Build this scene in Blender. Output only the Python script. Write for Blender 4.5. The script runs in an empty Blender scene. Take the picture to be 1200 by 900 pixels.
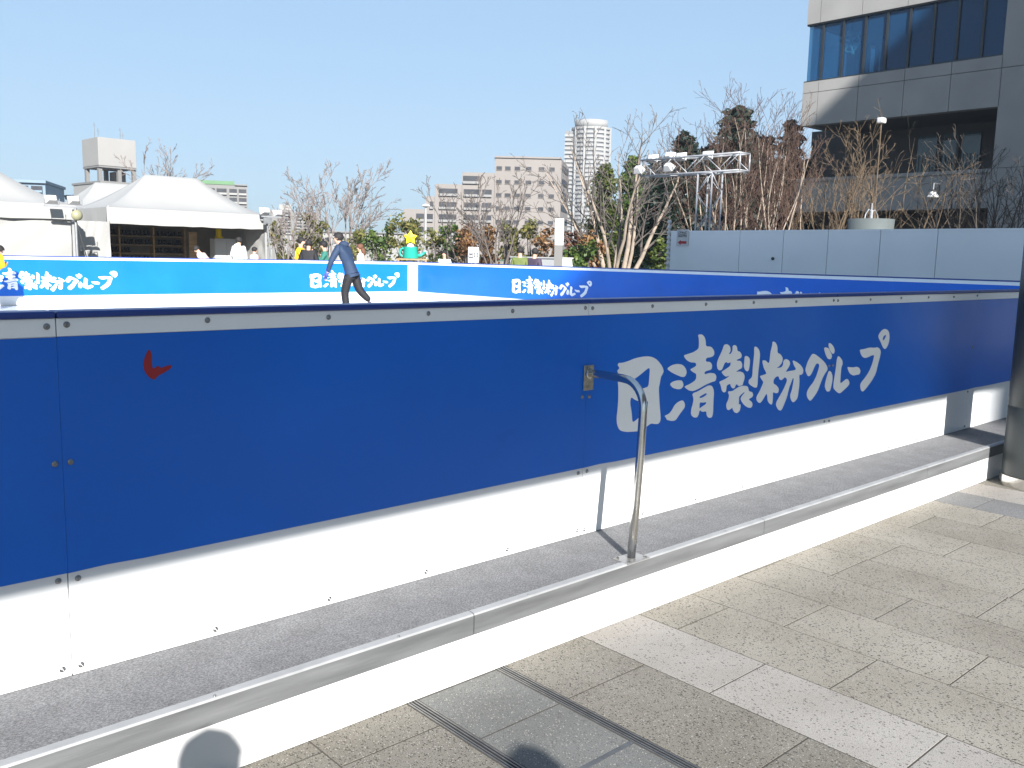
import bpy, bmesh, math, random
from mathutils import Vector, Matrix, noise as mnoise
rnd = random.Random(7)
C = bpy.context.scene.collection
R = math.radians

# ---------------------------------------------------------------- camera
FPX, TH, PIT, ROL, CZ = 1054.27, .7399, .1406, .0218, 1.65
_F = Vector((math.sin(TH)*math.cos(PIT), math.cos(TH)*math.cos(PIT), -math.sin(PIT)))
_R0 = Vector((math.cos(TH), -math.sin(TH), 0)); _U0 = _R0.cross(_F)
_R = _R0*math.cos(ROL)+_U0*math.sin(ROL); _U = _U0*math.cos(ROL)-_R0*math.sin(ROL)
def ray(px, py): return _F+_R*((px-600)/FPX)+_U*((450-py)/FPX)
O = Vector((0, 0, CZ))
def at_y(px, py, Y): d = ray(px, py); return O+d*(Y/d.y)
def at_x(px, py, X): d = ray(px, py); return O+d*(X/d.x)
def at_z(px, py, Z): d = ray(px, py); return O+d*((Z-CZ)/d.z)
def at_d(px, py, D): return O+ray(px, py)*D
cam = bpy.data.objects.new('camera', bpy.data.cameras.new('camera')); C.objects.link(cam)
cam.matrix_world = Matrix((( _R.x, _U.x, -_F.x, 0), (_R.y, _U.y, -_F.y, 0), (_R.z, _U.z, -_F.z, CZ), (0, 0, 0, 1)))
cam.data.sensor_width = 36; cam.data.lens = FPX/1200*36; cam.data.clip_end = 3000; cam.data.clip_start = .05
bpy.context.scene.camera = cam

# ---------------------------------------------------------------- light
SE, SA = R(25.4), math.atan2(.438, .899)
sdir = Vector((math.sin(SA)*math.cos(SE), math.cos(SA)*math.cos(SE), -math.sin(SE)))
sun = bpy.data.objects.new('sun', bpy.data.lights.new('sun', 'SUN')); C.objects.link(sun)
sun.rotation_euler = sdir.to_track_quat('-Z', 'Y').to_euler()
sun.data.energy = 5; sun.data.angle = R(.53); sun.data.color = (1, .965, .91)
w = bpy.data.worlds.new('World'); bpy.context.scene.world = w; w.use_nodes = True
nt = w.node_tree; bg = nt.nodes['Background']; sk = nt.nodes.new('ShaderNodeTexSky')
sk.sky_type = 'NISHITA'; sk.sun_disc = False; sk.sun_elevation = SE; sk.sun_rotation = SA+math.pi
sk.air_density = 1.0; sk.dust_density = 1.1; sk.ozone_density = 2.2; sk.altitude = 20
gm = nt.nodes.new('ShaderNodeGamma'); gm.inputs[1].default_value = .30; hs = nt.nodes.new('ShaderNodeHueSaturation'); hs.inputs['Saturation'].default_value = 1.28; hs.inputs['Value'].default_value = 1.08; tn = nt.nodes.new('ShaderNodeMix'); tn.data_type = 'RGBA'; tn.blend_type = 'MULTIPLY'; tn.inputs[0].default_value = 1; tn.inputs[7].default_value = (.80, 1.03, 1.27, 1)
nt.links.new(sk.outputs[0], gm.inputs[0]); nt.links.new(gm.outputs[0], hs.inputs['Color']); nt.links.new(hs.outputs[0], tn.inputs[6]); nt.links.new(tn.outputs[2], bg.inputs[0]); bg.inputs[1].default_value = .15
sc = bpy.context.scene
sc.view_settings.view_transform = 'Standard'; sc.view_settings.look = 'None'; sc.view_settings.exposure = 1.4; sc.view_settings.gamma = 1
sc.view_settings.use_curve_mapping = False
sc.render.engine = 'CYCLES'
sc.cycles.max_bounces = 8; sc.cycles.transparent_max_bounces = 24

# ---------------------------------------------------------------- materials
def mat(name, col, rough=.6, var=.12, scale=6, metal=0, spec=.5, bump=0, bscale=40, tint=None, coat=0, vscale=None):
    m = bpy.data.materials.new(name); m.use_nodes = True; t = m.node_tree; b = t.nodes['Principled BSDF']
    b.inputs['Roughness'].default_value = rough; b.inputs['Metallic'].default_value = metal
    b.inputs['Specular IOR Level'].default_value = spec; b.inputs['Coat Weight'].default_value = coat
    tc = t.nodes.new('ShaderNodeTexCoord'); mp = t.nodes.new('ShaderNodeMapping'); t.links.new(tc.outputs['Object'], mp.inputs[0])
    if vscale: mp.inputs['Scale'].default_value = vscale
    n = t.nodes.new('ShaderNodeTexNoise'); n.inputs['Scale'].default_value = scale; n.inputs['Detail'].default_value = 5
    t.links.new(mp.outputs[0], n.inputs['Vector'])
    r = t.nodes.new('ShaderNodeValToRGB'); r.color_ramp.elements[0].position = .3; r.color_ramp.elements[1].position = .7
    c2 = tint or col
    r.color_ramp.elements[0].color = (*[max(0, c*(1-var)) for c in col], 1); r.color_ramp.elements[1].color = (*[min(1, c*(1+var)) for c in c2], 1)
    t.links.new(n.outputs[0], r.inputs[0]); t.links.new(r.outputs[0], b.inputs['Base Color'])
    if bump:
        n2 = t.nodes.new('ShaderNodeTexNoise'); n2.inputs['Scale'].default_value = bscale; n2.inputs['Detail'].default_value = 4
        t.links.new(mp.outputs[0], n2.inputs['Vector'])
        bp = t.nodes.new('ShaderNodeBump'); bp.inputs['Strength'].default_value = bump; bp.inputs['Distance'].default_value = .02
        t.links.new(n2.outputs[0], bp.inputs['Height']); t.links.new(bp.outputs[0], b.inputs['Normal'])
    return m
def scuffed(m, light, dirt):
    # faint scratches and rubbed marks that belong to the sheet itself
    t = m.node_tree; b = t.nodes['Principled BSDF']; tc = t.nodes.new('ShaderNodeTexCoord'); src = b.inputs['Base Color'].links[0].from_socket
    for sc_, lo, hi, f, c in (((1.6, 1, 9), .66, .74, .30, light), ((14, 1, 1.6), .70, .75, .35, light), ((2.5, 1, 3.5), .60, .78, .35, dirt)):
        mp = t.nodes.new('ShaderNodeMapping'); mp.inputs['Scale'].default_value = sc_; t.links.new(tc.outputs['Object'], mp.inputs[0])
        n = t.nodes.new('ShaderNodeTexNoise'); n.inputs['Scale'].default_value = 2.3; n.inputs['Detail'].default_value = 7; n.inputs['Roughness'].default_value = .62; t.links.new(mp.outputs[0], n.inputs[0])
        r = t.nodes.new('ShaderNodeValToRGB'); r.color_ramp.elements[0].position = lo; r.color_ramp.elements[1].position = hi; r.color_ramp.elements[0].color = (0, 0, 0, 1); r.color_ramp.elements[1].color = (f, f, f, 1); t.links.new(n.outputs[0], r.inputs[0])
        x = t.nodes.new('ShaderNodeMix'); x.data_type = 'RGBA'; t.links.new(r.outputs[0], x.inputs[0]); t.links.new(src, x.inputs[6]); x.inputs[7].default_value = (*c, 1); src = x.outputs[2]
    t.links.new(src, b.inputs['Base Color'])
    n = t.nodes.new('ShaderNodeTexNoise'); n.inputs['Scale'].default_value = 1.7; n.inputs['Detail'].default_value = 6; t.links.new(tc.outputs['Object'], n.inputs[0])
    r = t.nodes.new('ShaderNodeMapRange'); r.inputs[3].default_value = .2; r.inputs[4].default_value = .5; t.links.new(n.outputs[0], r.inputs[0]); t.links.new(r.outputs[0], b.inputs['Roughness'])
    return m
def leaf_mat(name, c1, c2, c3):
    m = bpy.data.materials.new(name); m.use_nodes = True; t = m.node_tree; b = t.nodes['Principled BSDF']
    b.inputs['Roughness'].default_value = .55
    g = t.nodes.new('ShaderNodeNewGeometry'); r = t.nodes.new('ShaderNodeValToRGB')
    r.color_ramp.elements[0].color = (*c1, 1); r.color_ramp.elements[1].color = (*c3, 1); e = r.color_ramp.elements.new(.5); e.color = (*c2, 1)
    t.links.new(g.outputs['Random Per Island'], r.inputs[0]); t.links.new(r.outputs[0], b.inputs['Base Color'])
    tr = t.nodes.new('ShaderNodeBsdfTranslucent'); t.links.new(r.outputs[0], tr.inputs[0])
    mx = t.nodes.new('ShaderNodeMixShader'); mx.inputs[0].default_value = .25
    t.links.new(b.outputs[0], mx.inputs[1]); t.links.new(tr.outputs[0], mx.inputs[2]); t.links.new(mx.outputs[0], t.nodes['Material Output'].inputs[0])
    return m
def stone_mat(name, base, tone, dark, dots=(95, 210), amount=(.30, .22)):
    """exposed aggregate slab: base mortar, per slab tone, dark and pale chips of two sizes"""
    m = bpy.data.materials.new(name); m.use_nodes = True; t = m.node_tree; b = t.nodes['Principled BSDF']
    b.inputs['Roughness'].default_value = .8; b.inputs['Specular IOR Level'].default_value = .25
    tc = t.nodes.new('ShaderNodeTexCoord'); g = t.nodes.new('ShaderNodeNewGeometry')
    def ramp(a, ca, c, cb):
        r = t.nodes.new('ShaderNodeValToRGB'); r.color_ramp.elements[0].position = a; r.color_ramp.elements[0].color = (*ca, 1)
        r.color_ramp.elements[1].position = c; r.color_ramp.elements[1].color = (*cb, 1); return r
    def mix(kind, f, a, bb):
        x = t.nodes.new('ShaderNodeMix'); x.data_type = 'RGBA'; x.blend_type = kind
        if isinstance(f, float): x.inputs[0].default_value = f
        else: t.links.new(f, x.inputs[0])
        for i, v in ((6, a), (7, bb)):
            if isinstance(v, tuple): x.inputs[i].default_value = (*v, 1)
            else: t.links.new(v, x.inputs[i])
        return x.outputs[2]
    rs = ramp(0, base, 1, tone); t.links.new(g.outputs['Random Per Island'], rs.inputs[0])
    n = t.nodes.new('ShaderNodeTexNoise'); n.inputs['Scale'].default_value = 2.2; n.inputs['Detail'].default_value = 6; t.links.new(tc.outputs['Object'], n.inputs[0])
    rn = ramp(.3, (.80, .78, .75), .7, (1.12, 1.12, 1.12)); t.links.new(n.outputs[0], rn.inputs[0])
    col = mix('MULTIPLY', .75, rs.outputs[0], rn.outputs[0])
    nf = t.nodes.new('ShaderNodeTexNoise'); nf.inputs['Scale'].default_value = 260; nf.inputs['Detail'].default_value = 2; t.links.new(tc.outputs['Object'], nf.inputs[0])
    rf = ramp(.35, (.72, .72, .72), .65, (1.25, 1.25, 1.25)); t.links.new(nf.outputs[0], rf.inputs[0])
    col = mix('MULTIPLY', .8, col, rf.outputs[0])
    for sc_, am, k in ((dots[0], amount[0], 1), (dots[1], amount[1], 1), (210, .10, 0)):
        mp = t.nodes.new('ShaderNodeMapping'); mp.inputs['Rotation'].default_value = (0, 0, sc_); mp.inputs['Scale'].default_value = (1, .7, 1); t.links.new(tc.outputs['Object'], mp.inputs[0])
        v = t.nodes.new('ShaderNodeTexVoronoi'); v.inputs['Scale'].default_value = sc_; t.links.new(mp.outputs[0], v.inputs['Vector'])
        sep = t.nodes.new('ShaderNodeSeparateColor'); t.links.new(v.outputs['Color'], sep.inputs[0])
        a = t.nodes.new('ShaderNodeMath'); a.operation = 'LESS_THAN'; t.links.new(sep.outputs[0], a.inputs[0]); a.inputs[1].default_value = am
        d = t.nodes.new('ShaderNodeMath'); d.operation = 'LESS_THAN'; t.links.new(v.outputs['Distance'], d.inputs[0]); d.inputs[1].default_value = .42
        mu = t.nodes.new('ShaderNodeMath'); mu.operation = 'MULTIPLY'; t.links.new(a.outputs[0], mu.inputs[0]); t.links.new(d.outputs[0], mu.inputs[1])
        col = mix('MIX', mu.outputs[0], col, dark if k else (.34, .32, .29))
    t.links.new(col, b.inputs['Base Color'])
    bp = t.nodes.new('ShaderNodeBump'); bp.inputs['Strength'].default_value = .25; bp.inputs['Distance'].default_value = .004
    t.links.new(nf.outputs[0], bp.inputs['Height']); t.links.new(bp.outputs[0], b.inputs['Normal'])
    return m
def carpet_mat():
    m = mat('needle_felt', (.20, .20, .205), .95, .10, 9, bump=.5, bscale=420); t = m.node_tree; b = t.nodes['Principled BSDF']
    tc = t.nodes.new('ShaderNodeTexCoord'); n = t.nodes.new('ShaderNodeTexNoise'); n.inputs['Scale'].default_value = 210; n.inputs['Detail'].default_value = 3
    mp = t.nodes.new('ShaderNodeMapping'); mp.inputs['Scale'].default_value = (.6, 1, 1); t.links.new(tc.outputs['Object'], mp.inputs[0]); t.links.new(mp.outputs[0], n.inputs[0])
    r = t.nodes.new('ShaderNodeValToRGB'); r.color_ramp.elements[0].position = .32; r.color_ramp.elements[0].color = (.5, .5, .5, 1); r.color_ramp.elements[1].position = .68; r.color_ramp.elements[1].color = (1.4, 1.4, 1.4, 1)
    t.links.new(n.outputs[0], r.inputs[0])
    src = b.inputs['Base Color'].links[0].from_socket; x = t.nodes.new('ShaderNodeMix'); x.data_type = 'RGBA'; x.blend_type = 'MULTIPLY'; x.inputs[0].default_value = .85
    t.links.new(src, x.inputs[6]); t.links.new(r.outputs[0], x.inputs[7]); t.links.new(x.outputs[2], b.inputs['Base Color'])
    b.inputs['Specular IOR Level'].default_value = .1
    return m
def glass_mat(name, tint, rough=.03, clear=.62):
    m = bpy.data.materials.new(name); m.use_nodes = True; t = m.node_tree; b = t.nodes['Principled BSDF']
    n = t.nodes.new('ShaderNodeTexNoise'); n.inputs['Scale'].default_value = .6
    tc = t.nodes.new('ShaderNodeTexCoord'); t.links.new(tc.outputs['Object'], n.inputs[0])
    r = t.nodes.new('ShaderNodeValToRGB'); r.color_ramp.elements[0].color = (*[c*.8 for c in tint], 1); r.color_ramp.elements[1].color = (*[c*1.2 for c in tint], 1)
    t.links.new(n.outputs[0], r.inputs[0]); t.links.new(r.outputs[0], b.inputs['Base Color'])
    b.inputs['Roughness'].default_value = rough; b.inputs['Specular IOR Level'].default_value = .8
    tr = t.nodes.new('ShaderNodeBsdfTransparent'); tr.inputs[0].default_value = (.55, .75, .85, 1)
    mx = t.nodes.new('ShaderNodeMixShader'); mx.inputs[0].default_value = clear
    t.links.new(b.outputs[0], mx.inputs[1]); t.links.new(tr.outputs[0], mx.inputs[2]); t.links.new(mx.outputs[0], t.nodes['Material Output'].inputs[0])
    return m
M = {}
M['white_board'] = mat('white_board', (.70, .715, .73), .35, .02, 1.5, bump=.03, bscale=3)
M['trim'] = mat('trim_plastic', (.83, .86, .88), .3, .03, 2)
M['blue_vinyl'] = mat('blue_vinyl', (.006, .135, .62), .32, .07, 1.1, bump=.04, bscale=2.2, coat=.04, spec=.32)
scuffed(M['blue_vinyl'], (.045, .20, .66), (.004, .09, .46)); scuffed(M['white_board'], (.60, .60, .59), (.50, .49, .46))
M['blue_cap'] = mat('blue_cap', (.012, .045, .24), .35, .12, 5, bump=.05, bscale=20)
M['ink_white'] = mat('white_print', (.92, .93, .93), .4, .03, 3)
M['ink_red'] = mat('red_print', (.30, .012, .02), .4, .08, 6)
M['steel'] = mat('stainless_steel', (.62, .61, .58), .18, .06, 30, metal=1, bump=.02, bscale=60)
M['steel_dull'] = mat('dull_steel', (.42, .40, .36), .42, .25, 40, metal=1, bump=.1, bscale=80)
M['screw'] = mat('screw_steel', (.26, .26, .26), .35, .3, 90, metal=1)
M['alu_top'] = mat('nosing_tread_strip', (.30, .305, .31), .45, .12, 9, metal=.2, bump=.05, bscale=40)
M['alu'] = mat('brushed_aluminium', (.122, .126, .131), .55, .34, 5, metal=.15, bump=.1, bscale=26, vscale=(.3, 3, 3))
M['carpet'] = carpet_mat()
M['riser'] = mat('riser_board', (.66, .66, .66), .45, .02, 2, bump=.04, bscale=6)
scuffed(M['riser'], (.52, .52, .50), (.40, .385, .35))
M['pillar'] = mat('pillar_paint', (.028, .036, .036), .42, .16, 3, bump=.06, bscale=9)
M['slab_beige'] = stone_mat('beige_slab', (.232, .215, .185), (.278, .26, .225), (.05, .046, .04), (118, 240), (.2, .17))
M['slab_brown'] = stone_mat('brown_slab', (.172, .16, .138), (.198, .185, .16), (.055, .05, .043), (140, 270), (.25, .24))
M['slab_white'] = stone_mat('white_slab', (.285, .268, .248), (.315, .298, .278), (.10, .09, .085), (120, 240), (.14, .11))
M['slab_grey'] = stone_mat('grey_slab', (.165, .166, .168), (.185, .186, .186), (.08, .08, .08), (160, 310), (.2, .18))
M['granite'] = stone_mat('dark_granite', (.142, .145, .14), (.158, .16, .154), (.085, .085, .082), (180, 340), (.24, .24))
M['plate'] = mat('satin_plate', (.30, .30, .30), .38, .12, 30, metal=.6)
M['mortar'] = mat('mortar', (.055, .048, .04), .95, .25, 14)
M['terrace'] = mat('terrace_paving', (.22, .21, .19), .9, .15, 2.0, bump=.2, bscale=30)
M['ground'] = mat('asphalt', (.12, .115, .11), .95, .2, .3)
M['ice'] = mat('ice', (.72, .76, .80), .16, .04, .7, bump=.05, bscale=8)
M['drain'] = mat('drain_steel', (.22, .22, .215), .45, .2, 25, metal=.8)
M['slot'] = mat('drain_slot', (.012, .012, .012), .9, .2, 20)
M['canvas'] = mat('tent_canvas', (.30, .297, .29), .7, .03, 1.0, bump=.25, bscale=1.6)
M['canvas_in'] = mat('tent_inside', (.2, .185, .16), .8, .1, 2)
M['pole_white'] = mat('white_pole', (.28, .283, .287), .4, .05, 4)
M['pole_grey'] = mat('grey_pole', (.20, .21, .22), .45, .15, 8, metal=.4)
M['truss'] = mat('truss_alloy', (.30, .31, .33), .42, .15, 6, metal=.3)
M['lampwhite'] = mat('lamp_housing', (.5, .5, .5), .35, .03, 5)
M['dark'] = mat('dark_paint', (.025, .027, .03), .5, .2, 5)
M['boot'] = mat('skate_boot', (.012, .013, .018), .4, .3, 12)
M['blade'] = mat('skate_blade', (.5, .5, .52), .3, .1, 12, metal=1)
M['wood'] = mat('wood', (.34, .23, .12), .7, .25, 3, vscale=(1, 8, 8))
M['yellow'] = mat('yellow_paint', (.88, .62, .01), .5, .04, 4)
M['teal'] = mat('teal_paint', (.02, .33, .26), .35, .05, 4)
M['hoarding'] = mat('hoarding_sheet', (.66, .69, .71), .5, .04, .8, bump=.05, bscale=2)
M['sign_white'] = mat('sign_white', (.45, .455, .46), .5, .02, 3)
M['ink_dark'] = mat('dark_print', (.03, .03, .04), .6, .1, 5)
M['concrete'] = mat('precast_concrete', (.25, .244, .236), .85, .10, .5, bump=.12, bscale=4)
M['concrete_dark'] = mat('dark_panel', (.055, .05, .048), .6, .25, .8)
M['glass'] = glass_mat('window_glass', (.018, .08, .19))
M['glass_dim'] = glass_mat('pale_glass', (.07, .11, .12), .08, .15)
M['frame'] = mat('window_frame', (.018, .02, .022), .4, .1, 5)
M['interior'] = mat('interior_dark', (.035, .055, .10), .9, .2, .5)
M['b_pink'] = mat('pinkish_render', (.185, .167, .156), .85, .07, .15)
M['b_pale'] = mat('pale_render', (.25, .247, .24), .85, .06, .2)
M['b_grey'] = mat('grey_render', (.16, .158, .155), .85, .08, .2)
M['b_blue'] = mat('bluegrey_cladding', (.13, .19, .25), .6, .1, .4)
M['b_tank'] = mat('tank_panel', (.235, .23, .222), .7, .05, .5)
M['b_roof'] = mat('green_roof', (.08, .17, .08), .7, .1, .4)
M['tower_glass'] = mat('tower_glass', (.15, .155, .16), .4, .2, .3)
M['window'] = mat('far_window', (.028, .03, .036), .55, .3, .7, spec=.2)
M['rail'] = mat('balcony_panel', (.18, .178, .175), .7, .06, 1)
def bark(name, c): return mat(name, c, .9, .35, 3, bump=.3, bscale=30)
M['bark_pale'] = bark('pale_bark', (.25, .205, .165))
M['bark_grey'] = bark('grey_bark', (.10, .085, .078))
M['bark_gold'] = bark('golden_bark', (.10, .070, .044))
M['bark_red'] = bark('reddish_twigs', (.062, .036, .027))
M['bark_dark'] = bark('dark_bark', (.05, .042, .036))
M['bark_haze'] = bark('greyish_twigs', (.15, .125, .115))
M['leaf_olive'] = leaf_mat('olive_leaf', (.05, .065, .012), (.11, .115, .025), (.22, .19, .06))
M['leaf_green'] = leaf_mat('green_leaf', (.02, .05, .008), (.05, .095, .015), (.12, .16, .03))
M['leaf_brown'] = leaf_mat('russet_leaf', (.12, .055, .02), (.24, .12, .05), (.30, .19, .09))
M['leaf_red'] = leaf_mat('red_leaf', (.14, .045, .025), (.22, .08, .045), (.20, .14, .06))
M['leaf_bright'] = leaf_mat('bright_conifer', (.022, .042, .006), (.055, .08, .01), (.115, .135, .025))
M['leaf_dark'] = leaf_mat('dark_conifer', (.003, .011, .007), (.006, .019, .011), (.012, .031, .017))
for k, c in dict(skin=(.55, .34, .24), hair=(.012, .010, .010), hair_brown=(.12, .05, .028), navy=(.012, .030, .072), black=(.006, .006, .009), coat_yellow=(.75, .48, .01), coat_teal=(.02, .14, .11),
                 cream=(.70, .62, .56), white_cloth=(.74, .74, .76), pink=(.72, .52, .48), olive=(.10, .13, .03), plum=(.05, .035, .06), denim=(.03, .05, .10), glove=(.05, .07, .30)).items():
    M[k] = mat(k+('_fabric' if k not in ('skin', 'hair', 'hair_brown') else ''), c, .75, .12, 9, bump=.15, bscale=30)

# ---------------------------------------------------------------- mesh helpers
class MB:
    def __init__(s): s.v = []; s.f = []; s.m = []; s.k = 0
    def add(s, vs, fs):
        n = len(s.v); s.v += [tuple(v) for v in vs]; s.f += [tuple(i+n for i in f) for f in fs]; s.m += [s.k]*len(fs); return s
    def box(s, a, b, T=None):
        x0, y0, z0 = a; x1, y1, z1 = b
        vs = [Vector(p) for p in ((x0, y0, z0), (x1, y0, z0), (x1, y1, z0), (x0, y1, z0), (x0, y0, z1), (x1, y0, z1), (x1, y1, z1), (x0, y1, z1))]
        if T is not None: vs = [T@p for p in vs]
        return s.add(vs, [(0, 3, 2, 1), (4, 5, 6, 7), (0, 1, 5, 4), (1, 2, 6, 5), (2, 3, 7, 6), (3, 0, 4, 7)])
    def tube(s, pts, rad, n=8, cap=True):
        pts = [Vector(p) for p in pts]
        if not isinstance(rad, (list, tuple)): rad = [rad]*len(pts)
        t0 = (pts[1]-pts[0]).normalized(); u = t0.orthogonal().normalized(); vs = []; fs = []
        for i, p in enumerate(pts):
            t = (pts[min(i+1, len(pts)-1)]-pts[max(i-1, 0)]).normalized()
            u = (u-t*u.dot(t)); u = u.normalized() if u.length > 1e-6 else t.orthogonal().normalized()
            w_ = t.cross(u)
            for k in range(n):
                a = 2*math.pi*k/n; vs.append(p+(u*math.cos(a)+w_*math.sin(a))*rad[i])
        for i in range(len(pts)-1):
            for k in range(n):
                k2 = (k+1) % n; fs.append((i*n+k, i*n+k2, (i+1)*n+k2, (i+1)*n+k))
        if cap: fs.append(tuple(range(n-1, -1, -1))); fs.append(tuple((len(pts)-1)*n+k for k in range(n)))
        return s.add(vs, fs)
    def lathe(s, prof, c=(0, 0, 0), n=20):
        vs = []; fs = []
        for r, z in prof:
            for k in range(n): a = 2*math.pi*k/n; vs.append((c[0]+r*math.cos(a), c[1]+r*math.sin(a), c[2]+z))
        for i in range(len(prof)-1):
            for k in range(n): k2 = (k+1) % n; fs.append((i*n+k, i*n+k2, (i+1)*n+k2, (i+1)*n+k))
        fs.append(tuple(range(n-1, -1, -1))); fs.append(tuple((len(prof)-1)*n+k for k in range(n)))
        return s.add(vs, fs)
    def ball(s, c, r, sc_=(1, 1, 1), n=10, m=7, z0=-1.0):
        vs = []; fs = []
        for i in range(m+1):
            ph = math.asin(z0)+(math.pi/2-math.asin(z0))*i/m
            for k in range(n):
                a = 2*math.pi*k/n; vs.append((c[0]+r*sc_[0]*math.cos(ph)*math.cos(a), c[1]+r*sc_[1]*math.cos(ph)*math.sin(a), c[2]+r*sc_[2]*math.sin(ph)))
        for i in range(m):
            for k in range(n): k2 = (k+1) % n; fs.append((i*n+k, i*n+k2, (i+1)*n+k2, (i+1)*n+k))
        return s.add(vs, fs)
    def leaf(s, p, size, rn, flat=0.0, long=1.6):
        d = Vector((rn.gauss(0, 1), rn.gauss(0, 1), rn.gauss(0, 1)*(1-flat))).normalized(); e = d.orthogonal().normalized()
        q = Matrix.Rotation(rn.random()*6.28, 3, d); e = q@e; l = size*(.6+.8*rn.random())
        p = Vector(p); w2 = e*l*.42; d2 = d*l*long*.5
        return s.add([p-d2, p+w2, p+d2, p-w2], [(0, 1, 2, 3)])
    def build(s, name, m=None, parent=None, smooth=False, bevel=0, bseg=2, recenter=False):
        me = bpy.data.meshes.new(name); off = Vector((0, 0, 0))
        if recenter and s.v:
            xs = [v[0] for v in s.v]; ys = [v[1] for v in s.v]; zs = [v[2] for v in s.v]
            off = Vector(((min(xs)+max(xs))/2, (min(ys)+max(ys))/2, min(zs)))
            s.v = [tuple(Vector(v)-off) for v in s.v]
        me.from_pydata(s.v, [], s.f)
        for mm in (m if isinstance(m, (list, tuple)) else [m]):
            if mm is not None: me.materials.append(mm)
        if max(s.m, default=0): me.polygons.foreach_set('material_index', s.m)
        if smooth: me.polygons.foreach_set('use_smooth', [True]*len(me.polygons))
        me.update(); o = bpy.data.objects.new(name, me); C.objects.link(o); o.location = off
        if parent is not None: o.parent = parent
        if bevel:
            b = o.modifiers.new('bevel', 'BEVEL'); b.width = bevel; b.segments = bseg; b.limit_method = 'ANGLE'; b.angle_limit = R(40)
        return o
def tag(o, label=None, cat=None, group=None, kind=None):
    for k, v in (('label', label), ('category', cat), ('group', group), ('kind', kind)):
        if v: o[k] = v
    return o
def thing(name, label, cat, loc=(0, 0, 0), rz=0, group=None):
    o = bpy.data.objects.new(name, None); C.objects.link(o); o.location = loc; o.rotation_euler = (0, 0, rz); o.empty_display_size = .2
    return tag(o, label, cat, group)
def copy_tree(o, parent=None):
    c = o.copy(); C.objects.link(c)
    if parent is not None: c.parent = parent
    for ch in [x for x in bpy.data.objects if x.parent == o]: copy_tree(ch, c)
    return c
def weld(o, dist=.0005):
    bm = bmesh.new(); bm.from_mesh(o.data); bmesh.ops.remove_doubles(bm, verts=bm.verts, dist=dist); bmesh.ops.recalc_face_normals(bm, faces=bm.faces); bm.to_mesh(o.data); bm.free(); return o
def fix(o):
    bm = bmesh.new(); bm.from_mesh(o.data); bmesh.ops.recalc_face_normals(bm, faces=bm.faces); bm.to_mesh(o.data); bm.free(); return o
# ---------------------------------------------------------------- ground, paving, ice
tag(MB().add([(-1500, -1500, -.035), (1500, -1500, -.035), (1500, 1500, -.035), (-1500, 1500, -.035)], [(0, 1, 2, 3)]).build('ground', M['ground']), kind='structure')
tag(MB().add([(-12, -14, -.0009), (14, -14, -.0009), (14, 2.9, -.0009), (-12, 2.9, -.0009)], [(0, 1, 2, 3)]).build('paving_bed', M['mortar']), kind='structure')
pv = MB(); rp = random.Random(3)
def strip(x0, x1, k, pitch, off, y0=-3.0, y1=2.60, gap=.0034):
    pv.k = k; y = off
    while y > y0: y -= pitch
    while y < y1:
        a, b = max(y, y0-1)+gap, min(y+pitch, y1)-gap; dz = rp.uniform(-.0002, .0003); t = [rp.uniform(-.0003, .0003) for _ in range(4)]
        X0, X1 = x0+gap, x1-gap; c = .0004
        vs = [(X0, a, -.03), (X1, a, -.03), (X1, b, -.03), (X0, b, -.03), (X0, a, dz-c), (X1, a, dz-c), (X1, b, dz-c), (X0, b, dz-c),
              (X0+c, a+c, dz+t[0]), (X1-c, a+c, dz+t[1]), (X1-c, b-c, dz+t[2]), (X0+c, b-c, dz+t[3])]
        pv.add(vs, [(8, 9, 10, 11), (4, 5, 9, 8), (5, 6, 10, 9), (6, 7, 11, 10), (7, 4, 8, 11), (0, 1, 5, 4), (1, 2, 6, 5), (2, 3, 7, 6), (3, 0, 4, 7)])
        y += pitch
for i in range(12): strip(1.845-.405*(i+1), 1.845-.405*i, 1, .735, rp.uniform(0, .7) if i else 2.36)
strip(1.895, 2.285, 4, .36, 2.2); strip(2.335, 2.785, 1, .74, 2.205); strip(2.785, 3.18, 2, .735, 1.885)
for i, o in enumerate((2.34, 2.045, 1.815, 2.25, 1.505, 2.0, 2.38, 2.09)): strip(3.18+.405*i, 3.18+.405*(i+1), 0, .738, o)
strip(6.42, 6.82, 3, .735, 2.3); strip(6.82, 7.22, 2, .735, 2.1)
for i in range(12): strip(7.22+.405*i, 7.22+.405*(i+1), 1, .735, rp.uniform(0, .7))
tag(pv.build('paving', [M['slab_beige'], M['slab_brown'], M['slab_white'], M['slab_grey'], M['granite']]), kind='structure')
tag(MB().box((-3.9, 3.06, .30), (14.99, 20.64, .42)).build('ice_surface', M['ice']), kind='structure')
tr = MB().box((-60, 20.86, -.03), (60, 70, .27)).box((15.2, -20, -.03), (60, 20.86, .27)); tag(tr.build('terrace', M['terrace']), kind='structure')

# slot drains in the paving
def drain(label, x0, x1, along=None):
    t = thing('slot_drain', label, 'drain', (x0, 2.56, 0), 0, 'slot drains in the paving')
    wd = x1-x0; a = MB(); b = MB(); L = 5.2
    a.box((.003, -L, -.02), (.009, 0, .001)); a.box((wd-.009, -L, -.02), (wd-.003, 0, .001))
    for k in range(2): xx = wd*(.36+.28*k); a.box((xx-.0025, -L, -.02), (xx+.0025, 0, .0004))
    b.box((.009, -L, -.024), (wd-.009, 0, -.0003))
    a.build('edge_rail', M['drain'], t); b.build('channel', M['slot'], t)
drain('narrow slot drain left of the dark granite slabs', 1.845, 1.895); drain('narrow slot drain between the dark granite and brown slabs', 2.285, 2.335)
tag(MB().box((1.897, 1.835, -.01), (2.283, 1.853, .0015)).build('joint_strip', M['drain'], None), 'short steel strip crossing the dark granite slabs between the two drains', 'metal strip')

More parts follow.
